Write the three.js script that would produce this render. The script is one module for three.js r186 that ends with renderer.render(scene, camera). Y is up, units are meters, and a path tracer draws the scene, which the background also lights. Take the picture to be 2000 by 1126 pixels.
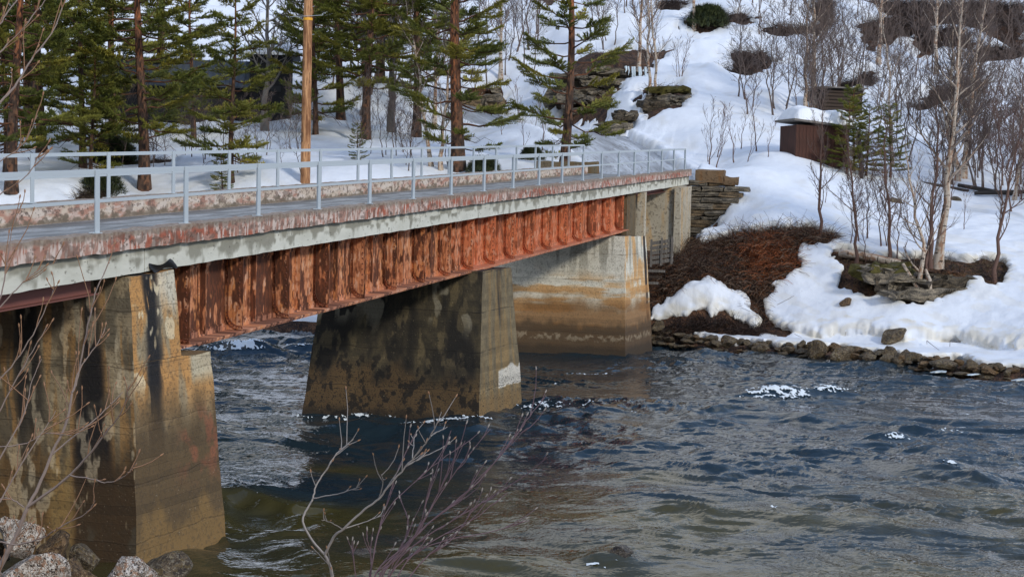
import * as THREE from 'three';
import { mergeGeometries, mergeVertices } from 'three/addons/utils/BufferGeometryUtils.js';

// ---------------------------------------------------------------- camera, sky, sun, exposure
const scene = new THREE.Scene();
const camera = new THREE.PerspectiveCamera(2 * Math.atan(563 / 3000) * 180 / Math.PI, 1024 / 576, 0.1, 900);
camera.position.set(0, 6.1, 0);
camera.rotation.order = 'YXZ';
camera.rotation.set(-Math.atan(186 / 3000), 0, 0.021);
const renderer = new THREE.WebGLRenderer({ antialias: true });
renderer.toneMapping = THREE.LinearToneMapping;
renderer.toneMappingExposure = 1.0;
renderer.shadowMap.enabled = true;
const SUN = new THREE.Vector3(0.56, 0.44, 0.74).normalize();
const sun = new THREE.DirectionalLight(new THREE.Color(1, 0.95, 0.86), 2.2);
sun.position.copy(SUN).multiplyScalar(120).add(new THREE.Vector3(0, 0, -60));
sun.target.position.set(0, 0, -60);
sun.castShadow = true;
sun.shadow.radius = 14;
sun.shadow.mapSize.set(4096, 4096);
Object.assign(sun.shadow.camera, { left: -90, right: 90, top: 90, bottom: -90, near: 1, far: 320 });
scene.add(sun, sun.target);

// ---------------------------------------------------------------- noise
function rng(seed) { let a = seed >>> 0; return () => { a = (a + 0x6D2B79F5) | 0; let t = Math.imul(a ^ (a >>> 15), 1 | a); t = (t + Math.imul(t ^ (t >>> 7), 61 | t)) ^ t; return ((t ^ (t >>> 14)) >>> 0) / 4294967296; }; }
const HT = new Float32Array(65536); { const r = rng(77); for (let i = 0; i < 65536; i++) HT[i] = r(); }
const h2 = (x, y) => HT[(Math.imul(x, 374761) ^ Math.imul(y, 668265)) & 65535];
const h3 = (x, y, z) => HT[(Math.imul(x, 374761) ^ Math.imul(y, 668265) ^ Math.imul(z, 104729)) & 65535];
function n2(x, y) { const i = Math.floor(x), j = Math.floor(y); let a = x - i, b = y - j; a = a * a * (3 - 2 * a); b = b * b * (3 - 2 * b); const p = h2(i, j), q = h2(i + 1, j), r = h2(i, j + 1), s = h2(i + 1, j + 1); return p + (q - p) * a + (r - p) * b + (p - q - r + s) * a * b; }
function n3(x, y, z) { const i = Math.floor(x), j = Math.floor(y), k = Math.floor(z); let a = x - i, b = y - j, c = z - k; a = a * a * (3 - 2 * a); b = b * b * (3 - 2 * b); c = c * c * (3 - 2 * c); const L = (u, v, t) => u + (v - u) * t; return L(L(L(h3(i, j, k), h3(i + 1, j, k), a), L(h3(i, j + 1, k), h3(i + 1, j + 1, k), a), b), L(L(h3(i, j, k + 1), h3(i + 1, j, k + 1), a), L(h3(i, j + 1, k + 1), h3(i + 1, j + 1, k + 1), a), b), c); }
function fbm(x, y, o = 4) { let s = 0, w = 0.5, t = 0; for (let i = 0; i < o; i++) { s += w * n2(x, y); t += w; w *= 0.5; x = x * 2.03 + 17.1; y = y * 2.03 + 5.3; } return s / t; }
const clamp = (x, a = 0, b = 1) => Math.min(b, Math.max(a, x));
const ss = (a, b, x) => { const t = clamp((x - a) / (b - a)); return t * t * (3 - 2 * t); };
const mixc = (a, b, t) => [a[0] + (b[0] - a[0]) * t, a[1] + (b[1] - a[1]) * t, a[2] + (b[2] - a[2]) * t];

{ // one sky: pale blue between broken bright cloud, whiter toward the horizon
  const w = 1024, h = 512, d = new Float32Array(w * h * 4);
  for (let j = 0; j < h; j++) for (let i = 0; i < w; i++) {
    const el = ((j + 0.5) / h - 0.5) * Math.PI, az = (i + 0.5) / w * 2 * Math.PI;
    const e = Math.max(el, 0), t = Math.pow(Math.cos(e), 3);
    let c = mixc([0.17, 0.36, 0.80], [0.50, 0.67, 0.93], t);
    const k = 1 / (Math.sin(e) + 0.22), px = Math.cos(az) * k * Math.cos(e), pz = Math.sin(az) * k * Math.cos(e);
    const f = fbm(px * 1.7 + 9, pz * 1.7 + 4, 5);
    c = mixc(c, [1.35, 1.34, 1.31], ss(0.48, 0.68, f) * 0.85);
    const q = (j * w + i) * 4; d[q] = c[0]; d[q + 1] = c[1]; d[q + 2] = c[2]; d[q + 3] = 1;
  }
  const tx = new THREE.DataTexture(d, w, h, THREE.RGBAFormat, THREE.FloatType);
  tx.mapping = THREE.EquirectangularReflectionMapping; tx.magFilter = tx.minFilter = THREE.LinearFilter; tx.needsUpdate = true;
  scene.background = tx; scene.environment = tx;
  scene.backgroundIntensity = 0.95; scene.environmentIntensity = 0.95;
}

// ---------------------------------------------------------------- building helpers
const taken = {};
function numbered(n) { taken[n] = (taken[n] ?? -1) + 1; return taken[n] ? n + '_' + String(taken[n]).padStart(3, '0') : n; }
function meta(o, label, category, group, kind) { if (label) o.userData.label = label; if (category) o.userData.category = category; if (group) o.userData.group = group; if (kind) o.userData.kind = kind; return o; }
function thing(name, label, category, p = [0, 0, 0], turn = 0, group) { const g = new THREE.Group(); g.name = numbered(name); g.position.set(...p); g.rotation.y = turn; scene.add(g); return meta(g, label, category, group); }
function part(name, geo, mat, parent) { const m = new THREE.Mesh(geo, mat); m.name = name; m.castShadow = m.receiveShadow = true; parent.add(m); return m; }
function solo(name, geo, mat, label, category, group, kind) { const m = part(numbered(name), geo, mat, scene); return meta(m, label, category, group, kind); }
function copyOf(t, label, group) { const c = t.clone(); c.name = numbered(t.name.replace(/_\d{3}$/, '')); scene.add(c); c.userData = { ...t.userData }; return meta(c, label, null, group); }
class GB { // collects triangles
  constructor() { this.p = []; this.i = []; this.u = []; this.c = []; }
  v(x, y, z, u = 0, w = 0, c) { this.p.push(x, y, z); this.u.push(u, w); if (c) this.c.push(...c); return this.p.length / 3 - 1; }
  t(a, b, c) { this.i.push(a, b, c); }
  q(a, b, c, d) { this.i.push(a, b, c, a, c, d); }
  tube(pts, rad, sides = 5, col, v0 = 0) {
    let prev = null, len = v0; const n = pts.length; let ref = [0.3, 0.1, 0.95];
    for (let k = 0; k < n; k++) {
      const a = pts[Math.max(0, k - 1)], b = pts[Math.min(n - 1, k + 1)];
      let t = [b[0] - a[0], b[1] - a[1], b[2] - a[2]]; const L = Math.hypot(...t) || 1; t = t.map(x => x / L);
      if (k) len += Math.hypot(pts[k][0] - pts[k - 1][0], pts[k][1] - pts[k - 1][1], pts[k][2] - pts[k - 1][2]);
      const dt = ref[0] * t[0] + ref[1] * t[1] + ref[2] * t[2]; let e = [ref[0] - t[0] * dt, ref[1] - t[1] * dt, ref[2] - t[2] * dt]; let el = Math.hypot(...e); if (el < 1e-3) { e = [1, 0, 0]; el = 1; } e = e.map(x => x / el); ref = e;
      const f = [t[1] * e[2] - t[2] * e[1], t[2] * e[0] - t[0] * e[2], t[0] * e[1] - t[1] * e[0]];
      const r = typeof rad === 'function' ? rad(k / (n - 1)) : rad[k], row = [];
      for (let s = 0; s <= sides; s++) { const an = s / sides * Math.PI * 2, cx = Math.cos(an) * r, sx = Math.sin(an) * r; row.push(this.v(pts[k][0] + e[0] * cx + f[0] * sx, pts[k][1] + e[1] * cx + f[1] * sx, pts[k][2] + e[2] * cx + f[2] * sx, s / sides, len, col)); }
      if (prev) for (let s = 0; s < sides; s++) this.q(prev[s], prev[s + 1], row[s + 1], row[s]);
      prev = row;
    }
    const tip = this.v(...pts[n - 1], 0.5, len, col); for (let s = 0; s < sides; s++) this.t(prev[s], prev[s + 1], tip);
  }
  geo() {
    const g = new THREE.BufferGeometry(); g.setAttribute('position', new THREE.Float32BufferAttribute(this.p, 3)); g.setAttribute('uv', new THREE.Float32BufferAttribute(this.u, 2));
    if (this.c.length) g.setAttribute('color', new THREE.Float32BufferAttribute(this.c, 3));
    g.setIndex(this.i); g.computeVertexNormals(); return g;
  }
}
// textures: fn(x, y) in pixels gives [r, g, b, height]; sRGB 0..255
function tex(w, h, fn, bump) {
  const d = new Uint8Array(w * h * 4), b = bump ? new Uint8Array(w * h * 4) : null;
  for (let j = 0; j < h; j++) for (let i = 0; i < w; i++) { const c = fn(i, j), q = (j * w + i) * 4; d[q] = clamp(c[0], 0, 255); d[q + 1] = clamp(c[1], 0, 255); d[q + 2] = clamp(c[2], 0, 255); d[q + 3] = 255; if (b) { b[q] = b[q + 1] = b[q + 2] = clamp((c[3] ?? 0.5) * 255, 0, 255); b[q + 3] = 255; } }
  const mk = (a, s) => { const t = new THREE.DataTexture(a, w, h, THREE.RGBAFormat); t.magFilter = THREE.LinearFilter; t.minFilter = THREE.LinearMipmapLinearFilter; t.generateMipmaps = true; t.wrapS = t.wrapT = THREE.RepeatWrapping; if (s) t.colorSpace = THREE.SRGBColorSpace; t.needsUpdate = true; return t; };
  return { map: mk(d, true), bump: b ? mk(b, false) : null };
}
function mat(o, t, bumpScale = 0.01, rx, ry) {
  const m = new THREE.MeshStandardMaterial({ roughness: 0.85, metalness: 0, side: THREE.DoubleSide, ...o });
  if (t) { m.map = t.map; if (t.bump) { m.bumpMap = t.bump; m.bumpScale = bumpScale; } if (rx) { m.map.repeat.set(rx, ry); if (m.bumpMap) m.bumpMap.repeat.set(rx, ry); } }
  return m;
}
const lin = (r, g, b) => new THREE.Color().setRGB(r, g, b);
function tileNoise(i, j, w, h, fx, fy, o = 4) { // wraps at w, h
  const u = i / w, v = j / h; const a = fbm(u * fx, v * fy, o), b = fbm((u - 1) * fx, v * fy, o), c = fbm(u * fx, (v - 1) * fy, o), d = fbm((u - 1) * fx, (v - 1) * fy, o);
  const s = ss(0.8, 1, u), t = ss(0.8, 1, v); return (a * (1 - s) + b * s) * (1 - t) + (c * (1 - s) + d * s) * t;
}
function uvFrom(g, fn) { const p = g.attributes.position, n = g.attributes.normal, u = new Float32Array(p.count * 2); for (let i = 0; i < p.count; i++) { const r = fn(p.getX(i), p.getY(i), p.getZ(i), n.getX(i), n.getY(i), n.getZ(i)); u[2 * i] = r[0]; u[2 * i + 1] = r[1]; } g.setAttribute('uv', new THREE.BufferAttribute(u, 2)); return g; }
function boxUV(g, s = 1) { return uvFrom(g, (x, y, z, a, b, c) => { a = Math.abs(a); b = Math.abs(b); c = Math.abs(c); return b > a && b > c ? [x * s, z * s] : a > c ? [z * s, y * s] : [x * s, y * s]; }); }
function rough(g, amp, f, seed = 0) { // pushes every vertex by smooth noise that depends on its place only
  const p = g.attributes.position; for (let i = 0; i < p.count; i++) { const x = p.getX(i), y = p.getY(i), z = p.getZ(i); p.setXYZ(i, x + (n3(x * f + seed, y * f, z * f) - 0.5) * 2 * amp, y + (n3(x * f, y * f + 31 + seed, z * f) - 0.5) * 2 * amp, z + (n3(x * f, y * f, z * f + 57 + seed) - 0.5) * 2 * amp); } g.computeVertexNormals(); return g;
}

// ---------------------------------------------------------------- materials
const M = {};
{
  const T = {};
  T.snow = tex(512, 512, (i, j) => { const a = tileNoise(i, j, 512, 512, 8, 8, 5), b = tileNoise(i, j, 512, 512, 40, 40, 3), c = n2(i * 0.9, j * 0.9); const k = 226 + 14 * a; let r = [k, k + 2, k + 5]; if (c > 0.985) r = [120, 105, 90]; r[3] = 0.55 * a + 0.35 * b + 0.1 * c; return r; }, true);
  M.snow = mat({ roughness: 0.8, vertexColors: true }, T.snow, 0.03, 0.3, 0.3);
  M.snowPlain = mat({ roughness: 0.8, color: lin(0.95, 0.96, 0.98) }, T.snow, 0.07, 0.3, 0.3);
  T.earth = tex(512, 512, (i, j) => { const a = tileNoise(i, j, 512, 512, 9, 9, 5), b = tileNoise(i, j, 512, 512, 60, 60, 2); const c = mixc([38, 24, 17], [104, 72, 48], ss(0.3, 0.7, 0.55 * a + 0.45 * b)); c[3] = 0.5 * a + 0.5 * b; return c; }, true);
  M.earth = mat({ roughness: 1 }, T.earth, 0.12, 0.4, 0.4);
  T.rock = tex(512, 512, (i, j) => { const a = tileNoise(i, j, 512, 512, 6, 14, 5), b = tileNoise(i, j, 512, 512, 40, 60, 3), l = tileNoise(i + 50, j, 512, 512, 12, 12, 4); let c = mixc([52, 44, 37], [138, 122, 100], ss(0.25, 0.75, 0.6 * a + 0.4 * b)); c = mixc(c, [112, 96, 58], ss(0.56, 0.66, l) * 0.7); c = mixc(c, [176, 172, 160], ss(0.6, 0.68, tileNoise(i, j + 90, 512, 512, 22, 22, 3)) * 0.55); c[3] = 0.5 * a + 0.5 * b; return c; }, true);
  M.rock = mat({ roughness: 0.9, color: lin(0.72, 0.68, 0.6) }, T.rock, 0.04, 0.7, 0.7);
  T.pale = tex(512, 512, (i, j) => { const a = tileNoise(i, j, 512, 512, 10, 10, 5), b = tileNoise(i, j, 512, 512, 50, 50, 3); let c = mixc([120, 104, 90], [214, 206, 196], ss(0.35, 0.62, 0.5 * a + 0.5 * b)); c = mixc(c, [46, 38, 32], ss(0.62, 0.7, tileNoise(i, j + 99, 512, 512, 26, 26, 3))); c = mixc(c, [158, 112, 82], ss(0.58, 0.7, tileNoise(i + 33, j, 512, 512, 12, 12, 3)) * 0.6); c[3] = 0.4 * a + 0.6 * b; return c; }, true);
  M.paleRock = mat({ roughness: 0.9 }, T.pale, 0.03, 1.1, 1.1);
  T.moss = tex(256, 256, (i, j) => { const a = tileNoise(i, j, 256, 256, 8, 8, 5), b = tileNoise(i, j, 256, 256, 50, 50, 2); const c = mixc([50, 46, 22], [112, 104, 40], 0.5 * a + 0.5 * b); c[3] = b; return c; }, true);
  M.moss = mat({ roughness: 1 }, T.moss, 0.05, 0.8, 0.8);
  T.slate = tex(512, 256, (i, j) => { const a = tileNoise(i, j, 512, 256, 4, 24, 5), b = tileNoise(i, j, 512, 256, 60, 60, 2); const c = mixc([58, 54, 48], [160, 146, 124], ss(0.25, 0.75, 0.65 * a + 0.35 * b)); c[3] = a; return c; }, true);
  M.slate = mat({ roughness: 0.9 }, T.slate, 0.03, 0.8, 0.8);
  M.slateBrown = mat({ roughness: 0.9, color: lin(0.95, 0.8, 0.62) }, T.slate, 0.03, 0.8, 0.8);
  T.birch = tex(256, 512, (i, j) => { const a = tileNoise(i, j, 256, 512, 4, 60, 3), b = tileNoise(i, j, 256, 512, 6, 8, 4); let c = mixc([168, 152, 134], [204, 194, 182], b); c = mixc(c, [138, 98, 70], ss(0.46, 0.62, b) * 0.75); c = mixc(c, [52, 42, 36], ss(0.62, 0.72, a) * 0.9 + ss(0.66, 0.74, tileNoise(i, j + 40, 256, 512, 5, 9, 4)) * 0.9); c[3] = 1 - a; return c; }, true);
  M.birch = mat({ roughness: 0.8 }, T.birch, 0.01, 1, 0.35);
  T.pine = tex(256, 512, (i, j) => { const a = tileNoise(i, j, 256, 512, 16, 9, 5), b = tileNoise(i, j, 256, 512, 6, 5, 4); let c = mixc([58, 42, 33], [150, 108, 80], ss(0.36, 0.64, a)); c = mixc(c, [98, 84, 74], ss(0.4, 0.6, b) * 0.55); c[3] = a; return c; }, true);
  M.pineBark = mat({ roughness: 0.95, vertexColors: true }, T.pine, 0.03, 1, 0.5);
  M.greyBark = mat({ roughness: 0.95, color: lin(0.17, 0.15, 0.13) }, T.pine.bump ? { map: null, bump: T.pine.bump } : null, 0.02);
  M.greyBark.map = null;
  M.twig = mat({ roughness: 0.9, color: lin(0.125, 0.09, 0.075) });
  M.redTwig = mat({ roughness: 0.85, color: lin(0.12, 0.066, 0.05) });
  M.purpleTwig = mat({ roughness: 0.7, color: lin(0.15, 0.09, 0.1) });
  M.greyTwig = mat({ roughness: 0.85, color: lin(0.3, 0.26, 0.23) });
  M.brownTwig = mat({ roughness: 0.85, color: lin(0.24, 0.18, 0.15) });
  M.tanTwig = mat({ roughness: 0.85, color: lin(0.32, 0.17, 0.09) });
  M.needle = mat({ roughness: 0.75, vertexColors: true });
  M.brush = mat({ roughness: 0.95, vertexColors: true });
  T.boards = tex(256, 256, (i, j) => { const a = tileNoise(i, j, 256, 256, 40, 5, 4); const c = mixc([120, 120, 120], [235, 232, 228], a); c[3] = a; return c; }, true);
  M.blackBoard = mat({ roughness: 0.9, color: lin(0.035, 0.033, 0.035) }, T.boards, 0.01, 1, 1);
  M.redBoard = mat({ roughness: 0.9, color: lin(0.12, 0.045, 0.028) }, T.boards, 0.01, 1, 1);
  M.brownBoard = mat({ roughness: 0.9, color: lin(0.1, 0.065, 0.045) }, T.boards, 0.01, 1, 1);
  M.greyWood = mat({ roughness: 0.9, color: lin(0.34, 0.31, 0.28) }, T.boards, 0.01, 1, 1);
  M.darkWood = mat({ roughness: 0.9, color: lin(0.09, 0.075, 0.065) }, T.boards, 0.01, 1, 1);
  T.pole = tex(256, 512, (i, j) => { const a = tileNoise(i, j, 256, 512, 30, 6, 5), b = tileNoise(i, j, 256, 512, 6, 7, 4); let c = mixc([112, 72, 44], [206, 156, 110], ss(0.3, 0.7, 0.6 * a + 0.4 * b)); c = mixc(c, [70, 50, 38], ss(0.6, 0.72, b) * 0.6); c[3] = a; return c; }, true);
  M.pole = mat({ roughness: 0.85 }, T.pole, 0.01, 1, 0.3);
  M.roofMetal = mat({ roughness: 0.6, metalness: 0.1, color: lin(0.06, 0.07, 0.08) });
  M.white = mat({ roughness: 0.6, color: lin(0.78, 0.78, 0.76) });
  M.yellow = mat({ roughness: 0.6, color: lin(0.75, 0.36, 0.02) });
  M.steelRail = mat({ roughness: 0.55, metalness: 0.1, color: lin(0.47, 0.52, 0.55) });
  M.black = mat({ roughness: 0.6, color: lin(0.012, 0.012, 0.014) });
  M.ice = new THREE.MeshPhysicalMaterial({ color: lin(0.6, 0.68, 0.72), roughness: 0.25, side: THREE.DoubleSide });
  // steel girder, 40 m x 1.6 m
  T.girder = tex(2048, 128, (i, j) => {
    const u = i / 2048 * 40, y = j / 128 * 1.6; const far = ss(17.6, 19.6, u + (n2(u * 0.8, 3) - 0.5) * 2);
    const big = fbm(u * 2.2 + 3, y * 0.9, 4), st = fbm(u * 9, y * 1.6 + 9, 4), fine = fbm(u * 26, y * 9, 3), med = fbm(u * 12 + 70, y * 4.5, 3), bay = h2(Math.floor(u * 2.1), 5);
    let c = mixc([186, 114, 76], [214, 150, 106], fbm(u * 4, y * 3, 3)); c = mixc(c, [208, 108, 70], far * 0.6);
    c = mixc(c, [196, 126, 66], ss(0.46, 0.66, st) * (0.6 - 0.4 * far));
    const dk = 0.3 * big + 0.3 * st + 0.4 * med + (bay - 0.5) * 0.15 - 0.085 * far, k = ss(0.47, 0.53, dk);
    c = mixc(c, [72, 38, 22], k * (0.92 - 0.4 * far)); c = mixc(c, [126, 70, 42], ss(0.5, 0.62, fine) * 0.6);
    c = mixc(c, [224, 186, 162], ss(0.62, 0.7, fbm(u * 15 + 50, y * 5, 3)) * 0.55 * (1 - k));
    if (y < 0.16) c = mixc(c, [208, 150, 124], 0.5 * ss(0.35, 0.55, fine)); c[3] = 0.6 - 0.5 * k + 0.3 * fine; return c;
  }, true);
  M.girder = mat({ roughness: 0.75 }, T.girder, 0.006);
  M.rivet = mat({ roughness: 0.8, color: lin(0.17, 0.055, 0.03) });
  M.beamPaint = mat({ roughness: 0.7, color: lin(0.19, 0.07, 0.055) });
  // kerb: rows from the top edge (0) down the outer face; 22 m x 0.75 m
  const kerbT = far => tex(2048, 128, (i, j) => {
    const y = j / 128 * 0.75, o = far * 900; const st = tileNoise(i + o, j, 2048, 128, far ? 70 : 320, far ? 10 : 2.2, 4), big = tileNoise(i + o, j + o, 2048, 128, 40, 3, 4), fine = tileNoise(i + o, j, 2048, 128, 420, 16, 3), mid = tileNoise(i, j + 40, 2048, 128, 150, 8, 4);
    let c = far ? mixc([160, 116, 98], [190, 150, 132], fine) : mixc([146, 78, 58], [178, 104, 80], fine); c = mixc(c, far ? [198, 182, 164] : [168, 150, 138], ss(0.36, 0.54, big) * (far ? 0.95 : 0.6)); c = mixc(c, [212, 200, 190], ss(0.46, 0.6, st) * (far ? 0.6 : 0.8));
    c = mixc(c, [96, 80, 70], ss(0.52, 0.64, mid) * 0.5); c = mixc(c, [64, 54, 46], ss(0.66, 0.76, fine) * 0.6); if (far) c = mixc(c, [112, 100, 84], ss(0.62, 0.72, y + (mid - 0.5) * 0.3) * 0.8);
    const top = ss(0.47, 0.37, y + (mid - 0.5) * 0.22); c = mixc(c, mixc([92, 80, 68], [176, 162, 146], fine), top * 0.85); c[3] = 0.5 * fine + 0.3 * st + 0.2 * mid; return c;
  }, true);
  T.kerb = kerbT(0); M.kerbFar = mat({ roughness: 0.9 }, kerbT(1), 0.015);
  M.kerb = mat({ roughness: 0.9 }, T.kerb, 0.012);
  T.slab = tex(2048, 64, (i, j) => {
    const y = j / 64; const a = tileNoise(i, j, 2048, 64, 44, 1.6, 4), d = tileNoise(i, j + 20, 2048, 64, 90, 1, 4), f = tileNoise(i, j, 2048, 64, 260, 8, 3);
    let c = mixc([190, 189, 176], [218, 217, 205], a); c = mixc(c, [130, 127, 113], ss(0.38, 0.56, d * 0.7 + a * 0.18 + (y - 0.5) * 0.3) * 0.8); c = mixc(c, [70, 66, 58], ss(0.74, 0.82, f) * 0.4); c[3] = 0.4 * a + 0.6 * f; return c;  // drip stains over an overall fade, darker towards the top edge
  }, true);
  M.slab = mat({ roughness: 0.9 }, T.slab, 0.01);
  T.deck = tex(512, 512, (i, j) => { const a = tileNoise(i, j, 512, 512, 5, 12, 5), b = tileNoise(i, j, 512, 512, 60, 90, 2); let c = mixc([96, 96, 94], [152, 153, 152], ss(0.3, 0.7, a)); c = mixc(c, [70, 66, 60], ss(0.66, 0.78, b) * 0.6); c[3] = b; return c; }, true);
  M.deck = mat({ roughness: 0.5 }, T.deck, 0.01, 0.2, 0.35);
  T.road = tex(512, 512, (i, j) => { const a = tileNoise(i, j, 512, 512, 26, 3, 5), b = tileNoise(i, j, 512, 512, 7, 5, 4), f = tileNoise(i, j, 512, 512, 90, 40, 2); let c = mixc([122, 126, 132], [192, 198, 206], ss(0.3, 0.7, 0.35 * a + 0.65 * b)); c = mixc(c, [84, 80, 76], ss(0.62, 0.74, f) * 0.5); c[3] = 0.6 * a + 0.4 * f; return c; }, true);
  M.road = mat({ roughness: 0.45 }, T.road, 0.02);
  T.conc = tex(512, 512, (i, j) => { const a = tileNoise(i, j, 512, 512, 6, 6, 5), b = tileNoise(i, j, 512, 512, 60, 60, 2), s = tileNoise(i, j, 512, 512, 16, 3, 4); let c = mixc([150, 138, 116], [204, 196, 178], a); c = mixc(c, [190, 146, 92], ss(0.5, 0.7, s) * 0.55); c = mixc(c, [96, 88, 76], ss(0.6, 0.72, b) * 0.5); c[3] = 0.3 * a + 0.7 * b; return c; }, true);
  M.conc = mat({ roughness: 0.9 }, T.conc, 0.012, 0.25, 0.25);
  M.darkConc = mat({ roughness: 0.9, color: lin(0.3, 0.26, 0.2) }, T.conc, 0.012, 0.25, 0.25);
  M.capConc = mat({ roughness: 0.9, color: lin(0.42, 0.3, 0.21) }, T.conc, 0.02, 0.25, 0.25);
  M.rockBrown = mat({ roughness: 0.9, color: lin(0.85, 0.66, 0.46) }, T.rock, 0.04, 0.7, 0.7);
  M.rockWet = mat({ roughness: 0.25, color: lin(0.35, 0.33, 0.3) }, T.rock, 0.04, 0.7, 0.7);
  M.slateDark = mat({ roughness: 0.9, color: lin(0.4, 0.37, 0.33) }, T.slate, 0.03, 0.8, 0.8);
}

// ---------------------------------------------------------------- far bank and hillside
const CP = [[6.2,0.15,-63.42],[6.2,-1.2,-61.22],[6.2,-1.8,-55.42],[8.14,0.15,-60.46],[8.14,-1.2,-58.26],[8.14,-1.8,-52.46],[10.31,0.15,-58.95],[10.31,-1.2,-56.75],[10.31,-1.8,-50.95],[12.22,0.15,-56.78],[12.22,-1.2,-54.58],[12.22,-1.8,-48.78],[14.08,0.15,-55.11],[14.08,-1.2,-52.91],[14.08,-1.8,-47.11],[15.74,0.15,-53.2],[15.74,-1.2,-51.0],[15.74,-1.8,-45.2],[17.39,0.15,-51.73],[17.39,-1.2,-49.53],[17.39,-1.8,-43.73],[-12.17,0.15,-62.91],[-12.17,-1.2,-60.71],[-12.17,-1.8,-54.91],[-8.32,0.15,-65.76],[-8.32,-1.2,-63.56],[-8.32,-1.8,-57.76],[3.15,0.15,-61.89],[3.15,-1.2,-59.69],[3.15,-1.8,-53.89],[18.55,0.71,-55.3],[19.42,1.42,-58.0],[20.84,3.14,-62.5],[23.24,5.12,-70.0],[27.78,7.71,-84.0],[32.28,10.9,-98.0],[38.66,16.93,-118.0],[45.64,24.45,-140.0],[16.98,0.44,-57.5],[17.54,1.24,-59.5],[16.32,1.91,-61.0],[16.92,3.43,-63.5],[19.87,5.94,-75.0],[22.19,7.74,-84.0],[25.79,10.76,-98.0],[30.12,15.36,-115.0],[36.41,24.25,-140.0],[12.89,0.5,-60.0],[13.49,1.56,-62.0],[13.95,3.71,-65.5],[14.84,5.41,-70.0],[16.36,7.4,-77.5],[17.49,8.31,-83.0],[20.15,11.2,-96.0],[23.37,16.1,-112.0],[27.78,23.33,-134.0],[9.37,0.54,-62.0],[9.64,1.54,-64.0],[10.17,3.59,-66.5],[10.57,5.33,-69.5],[11.26,7.5,-74.5],[11.93,8.24,-79.0],[13.65,11.22,-93.0],[15.76,15.25,-108.0],[18.8,22.65,-130.0],[6.51,2.27,-65.0],[7.38,3.94,-67.5],[9.21,7.78,-76.0],[8.75,10.37,-90.0],[7.63,11.83,-95.0],[5.77,10.16,-90.0],[10.75,16.57,-112.0],[12.17,22.26,-128.0],[4.72,12.06,-100.0],[5.17,15.63,-111.0],[5.93,22.38,-130.0],[1.41,9.83,-97.0],[-0.22,10.18,-101.0],[2.75,8.84,-88.0],[-0.28,12.66,-112.0],[-0.4,17.44,-124.0],[-0.54,23.24,-138.0],[1.19,7.85,-80.0],[-1.39,7.31,-76.0],[-3.61,7.07,-75.0],[-4.56,9.13,-88.0],[-5.65,13.02,-108.0],[-7.48,23.34,-140.0],[-7.39,6.6,-73.0],[-8.63,8.37,-85.0],[-8.84,9.83,-93.0],[-12.55,11.87,-103.0],[-12.82,18.09,-125.0],[-14.56,10.16,-94.0],[-17.1,8.48,-85.0],[-18.98,7.77,-81.0],[-17.46,6.02,-72.0],[-13.27,6.11,-72.0],[-10.23,6.25,-72.5],[-25.43,10.19,-95.0],[-26.48,9.25,-88.0],[-20.45,5.56,-68.0],[-21.94,5.24,-67.0],[-35.52,16.16,-118.0],[-29.36,17.75,-125.0],[-42.15,22.62,-140.0],[-28.68,23.15,-142.0],[-45.0,4.0,-66.0],[-45.0,9.0,-90.0],[-45.0,21.0,-130.0],[60.0,3.0,-45.0],[60.0,9.0,-70.0],[60.0,16.0,-100.0],[60.0,26.0,-140.0],[-60.0,-1.0,-50.0],[70.0,-1.0,-30.0],[-20.0,-1.6,-56.0],[-35.0,-1.6,-50.0],[-17.0,-0.6,-62.0],[-24.0,2.5,-64.0],[0.0,42.0,-190.0],[-45.0,40.0,-190.0],[50.0,44.0,-190.0],[-50.0,52.0,-230.0],[0.0,55.0,-240.0],[50.0,56.0,-240.0],[7.9,7.05,-73.2],[4.83,7.05,-74.12],[9.33,7.2,-76.95],[5.98,7.25,-77.95],[8.56,7.5,-81.35],[2.97,6.9,-73.11],[-0.43,6.0,-70.47],[7.67,3.2,-67.53],[7.0,2.6,-64.6],[3.7,2.2,-65.06],[3.46,0.9,-62.52],[-0.37,0.7,-63.67],[4.27,3.5,-66.98],[1.7,-1.2,-58.35],[10.1,6.9,-73.59],[9.87,4.6,-70.0]]; // surveyed points x, y, z of the snow surface
const BX = -6.1993, BZ = -23.1422, EUX = 0.28587, EUZ = -0.95827, GRADE = 0.04012, BY = 5.3586, BROT = 1.28087; // bridge line
const toBridge = (x, z) => [(x - BX) * EUX + (z - BZ) * EUZ, (x - BX) * EUZ + (z - BZ) * -EUX];
const fromBridge = (u, v) => [BX + EUX * u + EUZ * v, BZ + EUZ * u - EUX * v];
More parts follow.
